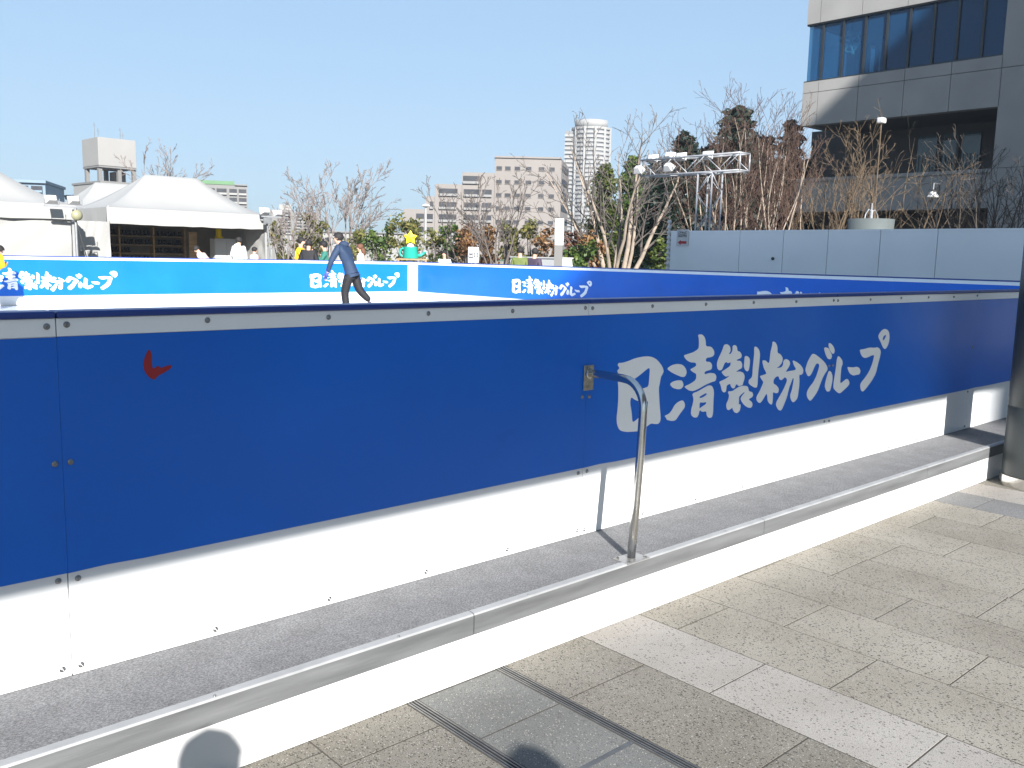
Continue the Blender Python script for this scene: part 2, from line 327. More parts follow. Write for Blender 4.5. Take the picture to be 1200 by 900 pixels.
# ---------------------------------------------------------------- lettering (traced brush strokes, mm on the board)
TEXT=[[(16,1127),(44,1125),(84,1130),(150,1144),(234,1149),(286,1141),(331,1121),(373,1084),(386,1058),(378,1045),(364,1029),(357,995),(350,968),(359,904),(367,858),(378,806),(376,786),(359,773),(328,776),(297,783),(263,770),(217,752),(157,754),(90,760),(44,774),(22,805),(16,844),(22,886),(24,946),(21,1000),(13,1044),(-7,1061),(17,1073),(6,1087),(25,1099),(8,1116)],
[(127,1038),(144,1034),(185,1050),(255,1085),(269,1079),(267,1036),(263,985),(228,980),(177,971),(157,967),(135,1002)],
[(125,942),(155,923),(215,906),(265,913),(263,863),(220,839),(158,806),(141,811),(134,859),(117,913)],
[(413,1071),(454,1087),(501,1091),(546,1084),(577,1063),(591,1038),(580,1018),(556,1012),(487,1034),(437,1055)],
[(443,983),(470,996),(518,1000),(553,995),(568,967),(551,950),(522,948),(473,959)],
[(410,812),(450,820),(473,836),(495,864),(527,879),(566,885),(587,864),(589,843),(561,821),(534,799),(511,777),(477,776),(433,787),(423,802)],
[(676,1243),(712,1244),(738,1228),(751,1206),(755,1174),(806,1170),(837,1146),(841,1121),(816,1109),(764,1108),(761,1087),(803,1083),(825,1066),(822,1038),(786,1034),(758,1030),(755,1014),(808,1020),(856,1013),(874,993),(866,968),(829,965),(772,954),(712,937),(662,927),(622,932),(586,950),(575,960),(629,971),(679,989),(680,1023),(648,1034),(617,1052),(651,1060),(676,1069),(669,1087),(619,1091),(578,1109),(553,1134),(595,1140),(644,1147),(688,1163),(691,1185),(686,1222)],
[(648,914),(703,922),(763,939),(804,949),(836,942),(857,912),(856,842),(859,778),(847,757),(821,757),(799,772),(791,801),(755,798),(728,814),(720,786),(706,772),(675,775),(648,794),(648,825),(661,854),(666,885)],
[(718,890),(782,907),(790,896),(753,883),(722,881)],
[(724,858),(755,852),(786,854),(787,842),(742,828),(724,820)],
[(931,1174),(962,1177),(990,1163),(1001,1141),(994,1126),(981,1117),(1004,1117),(1020,1135),(1017,1164),(1044,1168),(1064,1154),(1069,1130),(1095,1126),(1118,1106),(1114,1087),(1067,1079),(1069,1073),(1110,1070),(1128,1049),(1126,1025),(1096,1018),(1063,1007),(1111,1007),(1145,996),(1161,976),(1159,955),(1147,934),(1146,922),(1101,918),(1086,933),(1072,929),(1063,911),(1042,910),(1022,925),(1016,941),(980,934),(978,910),(975,897),(953,893),(933,908),(922,936),(902,961),(932,966),(976,976),(1007,990),(967,985),(943,997),(919,1017),(954,1028),(1006,1046),(1008,1070),(982,1063),(963,1072),(946,1066),(934,1045),(922,1028),(896,1027),(877,1041),(870,1070),(885,1101),(916,1141)],
[(993,898),(1039,894),(1075,906),(1111,916),(1158,918),(1197,911),(1210,893),(1214,880),(1254,870),(1263,853),(1257,840),(1214,830),(1250,813),(1264,795),(1254,776),(1225,776),(1180,794),(1144,822),(1130,843),(1145,858),(1172,876),(1162,878),(1126,862),(1113,853),(1116,822),(1114,806),(1131,810),(1137,793),(1130,769),(1103,756),(1075,764),(1054,785),(1053,796),(1031,787),(1008,783),(992,796),(985,821),(1003,844),(1012,870)],
[(1149,1096),(1178,1095),(1206,1076),(1207,1038),(1201,1009),(1185,1000),(1163,1011),(1146,1031),(1148,1064)],
[(1244,1147),(1268,1146),(1300,1125),(1312,1097),(1309,1037),(1303,982),(1305,896),(1275,895),(1230,914),(1206,929),(1207,948),(1230,957),(1243,970),(1242,1030),(1249,1095)],
[(1443,1170),(1475,1163),(1501,1137),(1506,1094),(1540,1087),(1572,1059),(1567,1031),(1538,1010),(1503,1000),(1560,1000),(1580,1013),(1582,1042),(1607,1052),(1645,1041),(1664,1019),(1650,997),(1621,973),(1617,968),(1659,971),(1729,972),(1738,980),(1708,1005),(1688,1038),(1733,1027),(1796,999),(1830,968),(1826,942),(1799,935),(1781,942),(1792,883),(1786,818),(1779,784),(1733,760),(1704,779),(1686,810),(1706,849),(1716,894),(1719,917),(1707,924),(1694,902),(1667,858),(1652,807),(1620,757),(1593,723),(1561,729),(1528,761),(1528,783),(1566,820),(1603,857),(1635,901),(1638,921),(1610,937),(1595,927),(1570,918),(1546,928),(1537,948),(1505,945),(1481,930),(1482,904),(1516,893),(1550,867),(1545,842),(1517,840),(1482,853),(1486,810),(1483,773),(1462,775),(1429,798),(1420,839),(1409,848),(1386,825),(1354,797),(1329,797),(1303,818),(1300,838),(1332,869),(1366,916),(1365,927),(1343,943),(1323,964),(1361,967),(1395,972),(1389,984),(1361,1011),(1339,1059),(1376,1057),(1413,1035),(1422,1046),(1426,1101),(1441,1145)],
[(1929,1067),(1964,1061),(2030,1033),(2094,1001),(2133,968),(2141,947),(2105,919),(2079,891),(2055,852),(2027,808),(1982,774),(1947,753),(1922,762),(1894,789),(1893,819),(1920,847),(1964,874),(1998,912),(2021,956),(2030,985),(2008,999),(1982,994),(1961,970),(1941,941),(1915,920),(1891,921),(1870,941),(1853,965),(1863,991),(1879,1020),(1904,1046)],
[(2131,1127),(2162,1122),(2201,1097),(2220,1071),(2210,1049),(2187,1052),(2159,1072),(2131,1106)],
[(2071,1096),(2095,1100),(2136,1091),(2160,1066),(2186,1042),(2182,1019),(2157,1015),(2131,1022),(2102,1049)],
[(2158,939),(2189,931),(2213,901),(2216,865),(2204,824),(2193,797),(2157,796),(2135,812),(2119,836),(2124,867),(2138,902)],
[(2266,1032),(2293,1025),(2334,997),(2341,970),(2325,951),(2324,898),(2326,838),(2356,846),(2401,864),(2433,861),(2459,833),(2446,815),(2396,793),(2336,770),(2309,774),(2259,799),(2236,816),(2236,863),(2250,935),(2255,1002)],
[(2408,948),(2448,943),(2507,938),(2541,941),(2583,930),(2605,905),(2594,883),(2550,882),(2504,880),(2456,896),(2430,918)],
[(2569,1059),(2634,1059),(2710,1067),(2796,1060),(2833,1063),(2872,1048),(2892,1027),(2883,986),(2860,935),(2840,872),(2786,823),(2720,781),(2665,752),(2633,765),(2615,801),(2624,821),(2684,854),(2738,896),(2777,952),(2796,1008),(2756,1008),(2697,997),(2650,994),(2612,1008),(2585,1032)],
[(2929,1192),(2976,1179),(3001,1157),(3012,1115),(3000,1074),(2973,1049),(2949,1041),(2915,1058),(2876,1098),(2830,1138),(2847,1163),(2887,1185)],
[(2943,1148),(2954,1141),(2941,1121),(2919,1107),(2903,1111),(2908,1135)]]
RED=[(-2343,1323),(-2335,1303),(-2337,1270),(-2333,1254),(-2315,1265),(-2307,1255),(-2286,1263),(-2268,1263),(-2274,1252),(-2298,1239),(-2320,1229),(-2328,1217),(-2346,1226),(-2361,1248),(-2365,1272),(-2357,1300)]

def chaikin(p, n=1):
    for _ in range(n):
        q = []
        for i in range(len(p)):
            a, b = p[i], p[(i+1) % len(p)]; q += [(a[0]*.78+b[0]*.22, a[1]*.78+b[1]*.22), (a[0]*.22+b[0]*.78, a[1]*.22+b[1]*.78)]
        p = q
    return p
def flat_print(name, polys, m, parent, x0, zc, s, y, n=1):
    cu = bpy.data.curves.new(name, 'CURVE'); cu.dimensions = '2D'; cu.fill_mode = 'BOTH'; cu.extrude = .0006
    for p in polys:
        q = chaikin(p, n); sp = cu.splines.new('POLY'); sp.points.add(len(q)-1); sp.use_cyclic_u = True
        for i, (a, b) in enumerate(q): sp.points[i].co = (a/1000*s, (b-995)/1000*s, 0, 1)
    tmp = bpy.data.objects.new('tmp', cu); C.objects.link(tmp)
    dg = bpy.context.evaluated_depsgraph_get(); me = bpy.data.meshes.new_from_object(tmp.evaluated_get(dg)); bpy.data.objects.remove(tmp)
    me.transform(Matrix.Rotation(R(90), 4, 'X')); me.transform(Matrix.Translation((x0, y, zc))); me.materials.clear(); me.materials.append(m)
    me.name = name; o = bpy.data.objects.new(name, me); C.objects.link(o); o.parent = parent; return o

# ---------------------------------------------------------------- rink barriers
def screw_mesh():
    b = MB(); b.lathe([(.0100, 0), (.0100, .0013), (.0080, .0028), (.0064, .0030), (.0060, .0058), (.0042, .0078), (.0026, .0079), (.0022, .0045)], n=14)
    o = b.build('tmp', M['screw'], smooth=True); me = o.data; bpy.data.objects.remove(o); me.transform(Matrix.Rotation(R(90), 4, 'X')); return me
SCREW = screw_mesh()
def barrier(label, loc, rz, L, z_top, seam0, pitch, zb0, zb1, texts, ban, scr=(), end_gap=0, back=None, tp=0.0):
    t = thing('rink_barrier', label, 'rink barrier', loc, rz, 'boards round the ice rink')
    seams = [0]+[s for s in [seam0+pitch*k for k in range(40)] if 0.3 < s < L-.3]+[L]
    g = .0016
    for i in range(len(seams)-1):
        a, b = seams[i]+g, seams[i+1]-g
        p = MB().box((a, 0, 0), (b, .05, z_top)).build('panel', M['white_board'], t, bevel=.0015, bseg=1)
        if ban[0] < b-.1 and ban[1] > a+.1:
            mb = MB(); x0, x1 = max(a-g, ban[0])+.0004, min(b+g, ban[1])-.0004; nx = max(2, int((x1-x0)/.12)); rr = random.Random(i*7+int(L))
            vs = []; w0, w1 = rr.uniform(-.0025, .0025), rr.uniform(-.002, .002)
            for k in range(nx+1):
                x = x0+(x1-x0)*k/nx; vs += [(x, -.0022, zb0+(.0035 if k == 1 else 0)*(rr.random() < .6)+w0*k/nx), (x, -.0022, zb1+w1*k/nx)]
            mb.add(vs, [(2*k, 2*k+2, 2*k+3, 2*k+1) for k in range(nx)]); bo = mb.build('banner', M['blue_vinyl'], p)
            so = bo.modifiers.new('thick', 'SOLIDIFY'); so.thickness = .0016; so.offset = 1
        MB().box((a, -.0045, zb1+.0015), (b, -.0004, z_top-.0005)).build('trim_strip', M['trim'], p, bevel=.001, bseg=1)
        if i in scr:
            rr = random.Random(i); d = (.028, .486, .958, 1.431, 1.904, pitch-.028)
            zs = (z_top-.023, zb0-.022, .026)
            pts = [(x, zs[0], -.0046) for x in d]+[(x, zs[1], -.0002) for x in (.03, pitch-.03)]+[(x, zs[2], -.0002) for x in d]+[(x, zb0+.36, -.004) for x in (.024, pitch-.024)]
            for (x, z, y) in pts:
                xx = seams[i]+x if i else seams[1]-pitch+x
                if a+.01 < xx < b-.01:
                    o = bpy.data.objects.new('screw', SCREW); C.objects.link(o); o.parent = p; o.location = (xx+rr.uniform(-.003, .003), y, z+rr.uniform(-.003, .003)); o.rotation_euler = (0, rr.random()*6, 0)
    for i in range(len(seams)-1):
        a, b = seams[i]+.0015, seams[i+1]-.0015
        MB().box((a, -.012, z_top+.0005), (b, .085, z_top+.022)).build('cap_rail', M['blue_cap'], t, bevel=.006, bseg=2)
    MB().box((.01, .0505, .01), (L-.01, .075, z_top)).build('back_frame', M['dark'] if scr else M['white_board'], t)
    for x0, s in texts: flat_print('lettering', TEXT, M['ink_white'], t, x0, 995/1000-back+tp, s, -.0046)
    return t
Z0 = .2655
near = barrier('long near boards with blue banner, big white lettering and a carpeted step', (-3.985, 3.0, Z0), 0, 19.05, 1.166, 4.81-2.405, 2.405, .3475, 1.1085,
               [(3.45+3.985, 1), (3.45+8.2+3.985, 1)], (0, 19.05), scr=(1, 2, 3, 4), back=Z0)
flat_print('brush_mark', [RED], M['ink_red'], near, 3.45+3.985, .995-Z0, 1, -.0046)
barrier('far boards behind the ice, bright blue banner lit by the sun', (-3.985, 20.7, .42), 0, 19.03, 1.0116, 2.0, 2.405, .205, .954,
        [(11.78+3.985, .93), (4.21+3.985, .93), (-3.36+3.985, .93)], (0, 18.85), back=.42, tp=-.03)
barrier('side boards at the right end of the ice, half in shade', (15.05, 20.7, .42), R(-90), 17.5, 1.0116, 1.7, 2.405, .205, .954,
        [(20.7-16.571, .893), (20.7-9.619, .893), (20.7-2.67, .893)], (.22, 17.5), back=.42, tp=-.02)

# ---------------------------------------------------------------- carpeted step
st = thing('carpeted_step', 'low grey carpeted step with metal nosing and white riser along the near boards', 'step', (-3.985, 2.56, 0))
MB().box((0, .034, Z0-.02), (18.4, .4395, Z0)).build('carpet_tread', M['carpet'], st)
for k in range(9):
    a, b = 2.05*k, 2.05*k+2.047
    p = MB(); p.add([(a, 0, Z0-.085), (b, 0, Z0-.085), (b, 0, Z0-.006), (a, 0, Z0-.006), (b, .004, Z0+.001), (a, .004, Z0+.001), (b, .016, Z0+.004), (a, .016, Z0+.004), (b, .028, Z0+.0045), (a, .028, Z0+.0045), (b, .034, Z0+.0035), (a, .034, Z0+.0035), (b, .034, Z0-.02), (a, .034, Z0-.02)],
                     [(0, 1, 2, 3), (3, 2, 4, 5), (5, 4, 6, 7), (7, 6, 8, 9), (9, 8, 10, 11), (11, 10, 12, 13)]); p.m = [0, 1, 1, 1, 1, 1]
    no = p.build('nosing', [M['alu'], M['alu_top']], st)
    for x in (.3, 1.0, 1.7):
        o = bpy.data.objects.new('screw', SCREW); C.objects.link(o); o.parent = no; o.location = (a+x, .012, Z0+.002); o.rotation_euler = (R(-90), 0, 0); o.scale = (.6, .6, .6)
for k in range(8):
    a, b = 2.44*k, min(18.4, 2.44*k+2.438)
    MB().box((a, .003, .002), (b, .02, Z0-.0855)).build('riser', M['riser'], st)
MB().box((.02, .03, .0), (18.38, .43, Z0-.03)).build('frame', M['dark'], st)

# ---------------------------------------------------------------- handrail
hr = thing('handrail', 'polished steel grab rail standing on the step and bolted to the boards', 'handrail', (3.15, 2.60, Z0))
pts = [Vector((.085, .395, .825)), Vector((.085, .30, .828)), Vector((.082, .17, .826))]
for k in range(1, 9):
    a = R(90)*k/8; pts.append(Vector((.08-.02*k/8, .15-.135*math.sin(a), .69+.135*math.cos(a))))
pts += [Vector((.05, .012, .5)), Vector((.025, .006, .25)), Vector((0, 0, .008))]
MB().tube(pts, .0195, 20).build('rail_tube', M['steel'], hr, smooth=True)
MB().box((-.075, -.05, .0005), (.075, .05, .007)).build('base_plate', M['plate'], hr, bevel=.002)
for sx in (-1, 1):
    for sy in (-1, 1): MB().lathe([(.009, .007), (.009, .012), (.004, .014)], (sx*.058, sy*.035, 0), 6).build('bolt', M['steel_dull'], hr)
br = MB().box((.055, .388, .74), (.125, .3935, .865)).build('wall_bracket', M['steel_dull'], hr, bevel=.002)
MB().lathe([(.026, 0), (.026, .012), (.02, .014)], (0, 0, 0), 16).build('collar', M['steel'], hr).matrix_local = Matrix.Translation((.085, .388, .825))@Matrix.Rotation(R(90), 4, 'X')
for z in (.755, .85): MB().box((.073, .38, z-.007), (.088, .389, z+.007)).build('bolt', M['steel_dull'], br, bevel=.002)

# ---------------------------------------------------------------- steel pillar
pl = thing('steel_pillar', 'thick dark grey round steel pillar with a bright base ring beside the step', 'pillar', (7.5, 2.24, 0))
MB().lathe([(.25, .0), (.25, .605), (.2475, .61), (.2475, .622), (.25, .627), (.25, 5.2), (.27, 5.2), (.27, 5.3)], n=48).build('shaft', M['pillar'], pl, smooth=True).modifiers.new('e', 'EDGE_SPLIT').split_angle = R(30)
MB().lathe([(.262, 0), (.262, .085), (.252, .09)], n=48).build('base_ring', M['steel'], pl, smooth=True).modifiers.new('e', 'EDGE_SPLIT').split_angle = R(30)

# ---------------------------------------------------------------- unseen blocks added behind the camera, shaped to cast the shade
wk = thing('shade_beam', 'unseen raised beam added behind the camera to shade the near boards', 'light blocker', (0, 0, 0))
MB().box((-9, -2.4, 3.41), (26, -1.0, 5.4)).build('beam', M['concrete'], wk)  # added to keep the sun off the upper near boards
for x in (-8.6, 25.5): MB().box((x-.3, -2.0, 0), (x+.3, -1.4, 3.41)).build('pillar', M['concrete'], wk)
e_ = Vector((.819, .574, 0)); base = Vector((-20.6, -56.8, -.2))  # added towers: roof line and gap chosen for the shade they throw
for nm, a, b in (('unseen tower added behind the camera, shading the side boards and hoarding', 0.0, 10.0), ('unseen tower added behind the camera, shading the concrete building', 38.0, 66.0)):
    t = thing('shade_tower', nm, 'building', base+e_*a, math.atan2(.574, .819))
    dp = 4 if a == 0 else 14; MB().box((0, -dp, 0), (b-a, 0, 38.2)).build('wall', M['concrete'], t)
    MB().box((.0, -dp, 38.2), (b-a, .0, 38.6)).build('roof', M['b_grey'], t)
    for f in range(1, 11): MB().box((.6, .0, f*3.5-2.1), (b-a-.6, .06, f*3.5-.3)).build('window', M['glass_dim'], t)
GT = .27
# ---------------------------------------------------------------- tents
def tent(label, x0, x1, y0, y1, eave, val, rx0, rx1, ridge, walls, seed, power=1.4):
    t = thing('event_tent', label, 'tent', ((x0+x1)/2, (y0+y1)/2, GT), 0, 'white tents behind the rink')
    cx, cy = (x0+x1)/2, (y0+y1)/2; X = lambda x: x-cx; Y = lambda y: y-cy; Z = lambda z: z-GT
    ov = .06; n = 12; mb = MB(); rings = []; yr = 0
    a0, a1, b0, b1 = X(x0)-ov, X(x1)+ov, Y(y0)-ov, Y(y1)+ov
    for i in range(n+1):
        s = i/n; h = s**power; f = 1-s
        l = X(rx0)+(a0-X(rx0))*f; r = X(rx1)+(a1-X(rx1))*f; d = b0*f; u = b1*f
        ring = []
        for k in range(9): ring.append((l+(r-l)*k/8, d, 0))
        for k in range(1, 9): ring.append((r, d+(u-d)*k/8, 0))
        for k in range(1, 9): ring.append((r+(l-r)*k/8, u, 0))
        for k in range(1, 8): ring.append((l, u+(d-u)*k/8, 0))
        m_ = len(ring); sag = .05*math.sin(math.pi*s)
        for k, (x, y, z) in enumerate(ring): rings.append((x, y, Z(eave)+(ridge-eave)*h-sag*abs(math.sin(k/8*math.pi*1))))
    fs = [(i*m_+k, i*m_+(k+1) % m_, (i+1)*m_+(k+1) % m_, (i+1)*m_+k) for i in range(n) for k in range(m_)]
    fs.append(tuple(n*m_+k for k in range(m_)))
    mb.add(rings, fs); mb.build('canopy', M['canvas'], t, smooth=True)
    v = MB(); rv = random.Random(seed)
    for (p, q) in (((a0, b0), (a1, b0)), ((a1, b0), (a1, b1)), ((a1, b1), (a0, b1)), ((a0, b1), (a0, b0))):
        vs = []; kk = 16; nrm = Vector((q[1]-p[1], p[0]-q[0], 0)).normalized()
        for k in range(kk+1):
            b = Vector((p[0]+(q[0]-p[0])*k/kk, p[1]+(q[1]-p[1])*k/kk, 0)); o = nrm*(.012+rv.uniform(-.01, .02))
            vs += [(b.x, b.y, Z(eave)), ((b+o).x, (b+o).y, Z(val)+rv.uniform(-.012, .012))]
        v.add(vs, [(2*k, 2*k+1, 2*k+3, 2*k+2) for k in range(kk)])
    v.build('valance', M['canvas'], t)
    for (x, y) in ((X(x0), Y(y0)), (X(x1), Y(y0)), (X(x0), Y(y1)), (X(x1), Y(y1))): MB().box((x-.03, y-.03, 0), (x+.03, y+.03, Z(eave)+.05)).build('pole', M['pole_white'], t)
    def wall(p, q, m):
        vs = []; nx, nz = 40, 14; off = Vector((q[1]-p[1], p[0]-q[0], 0)).normalized()
        for j in range(nz+1):
            for k in range(nx+1):
                b = Vector((p[0]+(q[0]-p[0])*k/nx, p[1]+(q[1]-p[1])*k/nx, Z(val)*j/nz+.02+.1*(j == nz)))
                f = mnoise.noise(Vector((k*.22-j*.25+seed, j*.07, seed)))*.09+mnoise.noise(Vector((k*.6+j*.3, seed, 1)))*.025
                b += off*f; vs.append(b)
        mb = MB().add(vs, [(j*(nx+1)+k, j*(nx+1)+k+1, (j+1)*(nx+1)+k+1, (j+1)*(nx+1)+k) for j in range(nz) for k in range(nx)])
        mb.build('side_wall', m, t, smooth=True)
    for wl in walls:
        i = .05
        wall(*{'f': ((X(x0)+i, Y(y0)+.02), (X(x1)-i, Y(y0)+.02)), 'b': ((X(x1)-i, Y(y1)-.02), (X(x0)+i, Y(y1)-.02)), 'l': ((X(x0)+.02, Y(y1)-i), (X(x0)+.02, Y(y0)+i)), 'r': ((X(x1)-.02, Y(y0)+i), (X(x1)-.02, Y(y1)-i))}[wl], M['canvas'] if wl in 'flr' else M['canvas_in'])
    return t
tent('big closed white tent at the left edge of the photo', 1.6, 8.0, 27.0, 32.0, 2.80, 2.39, 4.2, 5.6, 4.55, 'flrb', 3, 1.35)
mid = tent('narrow white tent set back between the two larger tents', 9.7, 13.6, 32.4, 36.0, 2.96, 2.55, 10.95, 12.3, 3.95, 'fl', 8)
scn = thing('stand_in_wall', 'added white canvas sheet standing in for the sunlit small tent wall, three grey marks', 'canvas sheet', (8.08, 28.3, GT))  # added sheet, set forward into the sun for the small tent's shaded wall
vs = [(1.34*k/24, mnoise.noise(Vector((k*.35-j*.3, j*.15, 7)))*.05, 2.15*j/12) for j in range(13) for k in range(25)]
MB().add(vs, [(j*25+k, j*25+k+1, (j+1)*25+k+1, (j+1)*25+k) for j in range(12) for k in range(24)]).build('sheet', M['canvas'], scn, smooth=True)
for x in (.0, 1.34): MB().tube([(x, .06, 0), (x, .06, 2.2)], .02, 6).build('pole', M['pole_white'], scn)
for k, x in enumerate((.52, .70, .88)):
    mk = MB()
    if k < 2: mk.box((-.075, -.004, -.075), (.075, .004, .075))
    else:
        for a in ((-.075, -.075, .075, -.055), (-.075, .055, .075, .075), (-.075, -.055, -.055, .055), (.055, -.055, .075, .055)): mk.box((a[0], -.004, a[1]), (a[2], .004, a[3]))
    o = mk.build('wall_mark', M['b_grey'], scn); o.location = (x, -.07, 1.22); o.scale = (.75, 1, .75)
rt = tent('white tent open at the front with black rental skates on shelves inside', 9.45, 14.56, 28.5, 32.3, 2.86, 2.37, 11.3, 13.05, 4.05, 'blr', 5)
# shelves and skates in the open tent
rk = thing('skate_rack', 'dark shelving full of rental skates along the back of the open tent', 'shelf', (9.7, 31.7, GT))
for x in (0, 1.15, 2.3, 3.4): MB().box((x-.025, -.02, 0), (x+.025, .3, 2.12)).build('upright', M['wood'], rk)
zs = (.95, 1.22, 1.5, 1.8)
for z in zs: MB().box((0, -.02, z-.02), (3.4, .3, z)).build('shelf', M['wood'], rk)
bt = MB().lathe([(.035, .03), (.045, .05), (.043, .1), (.048, .17), (.05, .2)], (0, .07, 0), 8); bt.ball((0, -.03, .062), .045, (1, 2.1, .75), 8, 5)
bt.k = 1; bt.box((-.004, -.13, 0), (.004, .12, .022)).box((-.012, -.08, .02), (.012, -.06, .036)).box((-.012, .06, .02), (.012, .08, .036))
sk_ = fix(bt.build('rental_skate', [M['boot'], M['blade']], smooth=True)); first = True; rs = random.Random(2)
for r, runs in enumerate((((.05, 1.1), (1.2, 1.9), (2.0, 2.25)), ((.05, 1.12), (1.2, 1.55), (2.35, 3.3)), ((.05, .95), (1.2, 2.0), (1.9, 2.28), (2.5, 3.35)), ((.05, 1.12), (1.2, 2.27), (2.35, 3.38)))):
    for a, b in runs:
        x = a+.06
        while x < b:
            o = sk_ if first else sk_.copy()
            if not first: C.objects.link(o)
            first = False; o.location = (9.7+x, 31.83+rs.uniform(-.02, .02), GT+zs[r]+.0005); o.rotation_euler = (0, 0, rs.uniform(-.12, .12)); x += rs.choice((.105, .105, .15))
            tag(o, 'black ice skate standing on the shelves inside the open tent', 'ice skate', 'rental skates on the tent shelves')
cb = thing('white_cabinet', 'white cabinet inside the open tent at its right end', 'cabinet', (13.9, 30.3, GT))
MB().box((-.42, -.2, 0), (.42, .2, 1.78)).build('body', M['sign_white'], cb, bevel=.01); MB().box((-.4, -.215, .9), (-.01, -.2005, 1.7)).build('door', M['sign_white'], cb); MB().box((.01, -.215, .9), (.4, -.2005, 1.7)).build('door', M['sign_white'], cb)
yb = MB().lathe([(.15, 0), (.16, .02), (.10, .1), (.095, .3), (.07, .34)], (0, 0, 0), 12).build('yellow_cone', M['yellow'], smooth=True); yb.location = (13.72, 30.3, GT+1.7805)
tag(yb, 'yellow cone standing on top of the white cabinet in the tent', 'cone')
bn = MB().box((-.14, -.01, .75), (.14, .01, 1.95)).box((-.16, -.015, 1.95), (.16, .015, 1.98)).box((-.01, .012, 0), (.01, .03, 1.97)).box((-.15, -.1, 0), (.15, .12, .03)).build('banner_stand', M['wood']); bn.location = (13.05, 30.9, GT); tag(bn, 'narrow ochre banner on a stand inside the open tent', 'banner')

# ---------------------------------------------------------------- lamps on stands
def floodlight(label, loc, rz, tilt=.5, s=1.0, group='white floodlights over the rink', face=None):
    rz += math.pi
    t = thing('floodlight', label, 'floodlight', loc, rz, group); t.scale = (s, s, s)
    h = MB().add([(-.22, -.14, -.16), (.22, -.14, -.16), (.22, -.14, .16), (-.22, -.14, .16), (-.12, .1, -.09), (.12, .1, -.09), (.12, .1, .09), (-.12, .1, .09)], [(0, 1, 2, 3), (7, 6, 5, 4), (0, 4, 5, 1), (1, 5, 6, 2), (2, 6, 7, 3), (3, 7, 4, 0)])
    T = Matrix.Translation((0, 0, .22))@Matrix.Rotation(tilt, 4, 'X')
    o = fix(h.build('housing', M['lampwhite'], t, bevel=.02)); o.matrix_local = T
    MB().box((-.2, -.15, -.14), (.2, -.1405, .14)).build('lens', M['glass_dim'], o)
    MB().tube([(-.24, 0, .22), (-.24, 0, .03), (.24, 0, .03), (.24, 0, .22)], .015, 6).build('bracket', M['pole_grey'], t)
    return t
p = at_y(87, 240, 26.2)
ls = thing('lamp_stand', 'lamp stand with a round pale lamp and hanging cable between the tents', 'lamp stand', (p.x, 26.2, GT))
zt = p.z-GT
MB().tube([(.02, 0, 0), (.02, 0, zt-.05)], .035, 8).build('pole', M['pole_grey'], ls)
MB().box((-.75, -.04, zt-.08), (.25, .04, zt-.03)).build('crossbar', M['truss'], ls)
MB().lathe([(.12, .0), (.14, .03), (.145, .08), (.10, .13), (.05, .16)], n=18).build('round_lamp', mat('cream_lamp', (.25, .245, .15), .4, .1, 12), ls, smooth=True).matrix_local = Matrix.Translation((.02, -.06, zt-.28))@Matrix.Rotation(R(90), 4, 'X')
MB().tube([(.03, -.05, zt-.45), (.12, -.06, zt-.9), (.22, -.06, zt-1.3), (.33, -.05, zt-1.75), (.36, -.05, .3)], .014, 5).build('cable', M['dark'], ls)
MB().tube([(0, 0, .7), (-.35, -.25, 0)], .02, 6).build('brace', M['pole_grey'], ls); MB().tube([(0, 0, .7), (.4, -.25, 0)], .02, 6).build('brace', M['pole_grey'], ls)
floodlight('left floodlight of the pair on the stand between the tents', (p.x-.55, 26.2, p.z-.03), 0, .3, .75); floodlight('right floodlight of the pair on the stand between the tents', (p.x+.02, 26.2, p.z-.02), 0, .3, .75)
p = at_y(313, 251, 28.1)
l2 = thing('lamp_stand', 'slim dark lamp stand at the right corner of the open tent', 'lamp stand', (p.x, 28.1, GT))
MB().tube([(-.02, 0, p.z-GT-.1), (.1, 0, 1.2), (.16, 0, 0)], .03, 8).build('pole', M['pole_grey'], l2); MB().box((-.2, -.04, p.z-GT-.1), (.5, .04, p.z-GT-.06)).build('crossbar', M['truss'], l2)
MB().box((-.17, -.16, p.z-GT-.32), (.1, -.05, p.z-GT-.12)).build('junction_box', M['pole_grey'], l2, bevel=.01)
floodlight('floodlight at the roof corner of the open tent', (p.x-.05, 28.1, p.z-.06), 0, .2, .8); floodlight('floodlight just right of the open tent, nearest the pale apartment block', (p.x+.42, 28.1, p.z-.1), 0, .2, .75)

# ---------------------------------------------------------------- lighting truss behind the hoarding
tt = thing('lighting_truss', 'tall lattice truss tower carrying a horizontal box truss behind the white hoarding', 'truss', (20.5, 14.75, GT))
def truss_box(name, T, L, wd, bays, parent):
    mb = MB(); h = wd/2
    for sx in (-h, h):
        for sy in (-h, h): mb.tube([T@Vector((sx, sy, 0)), T@Vector((sx, sy, L))], .026, 6)
    for i in range(bays+1):
        z = L*i/bays; c = [Vector((-h, -h, z)), Vector((h, -h, z)), Vector((h, h, z)), Vector((-h, h, z))]
        for k in range(4):
            if i in (0, bays): mb.tube([T@c[k], T@c[(k+1) % 4]], .022, 5)
            if i < bays:
                a, b = (c[k], c[(k+1) % 4]) if (i+k) % 2 else (c[(k+1) % 4], c[k]); mb.tube([T@a, T@(b+Vector((0, 0, L/bays)))], .013, 4)
    return mb.build(name, M['truss'], parent, smooth=True)
ztop = at_x(812, 205, 20.5).z-GT
truss_box('tower', Matrix.Identity(4), ztop, .46, 7, tt)
pa, pb = at_x(757, 193, 20.5), at_x(873, 186, 20.5); La = pa.y-pb.y
T = Matrix.Translation((0, pa.y-14.75, ztop+.25))@Matrix.Rotation(R(90), 4, 'X')
truss_box('box_truss', T, La, .44, 6, tt)
MB().box((-.32, -.32, 0), (.32, .32, .03)).build('base_plate', M['truss'], tt)
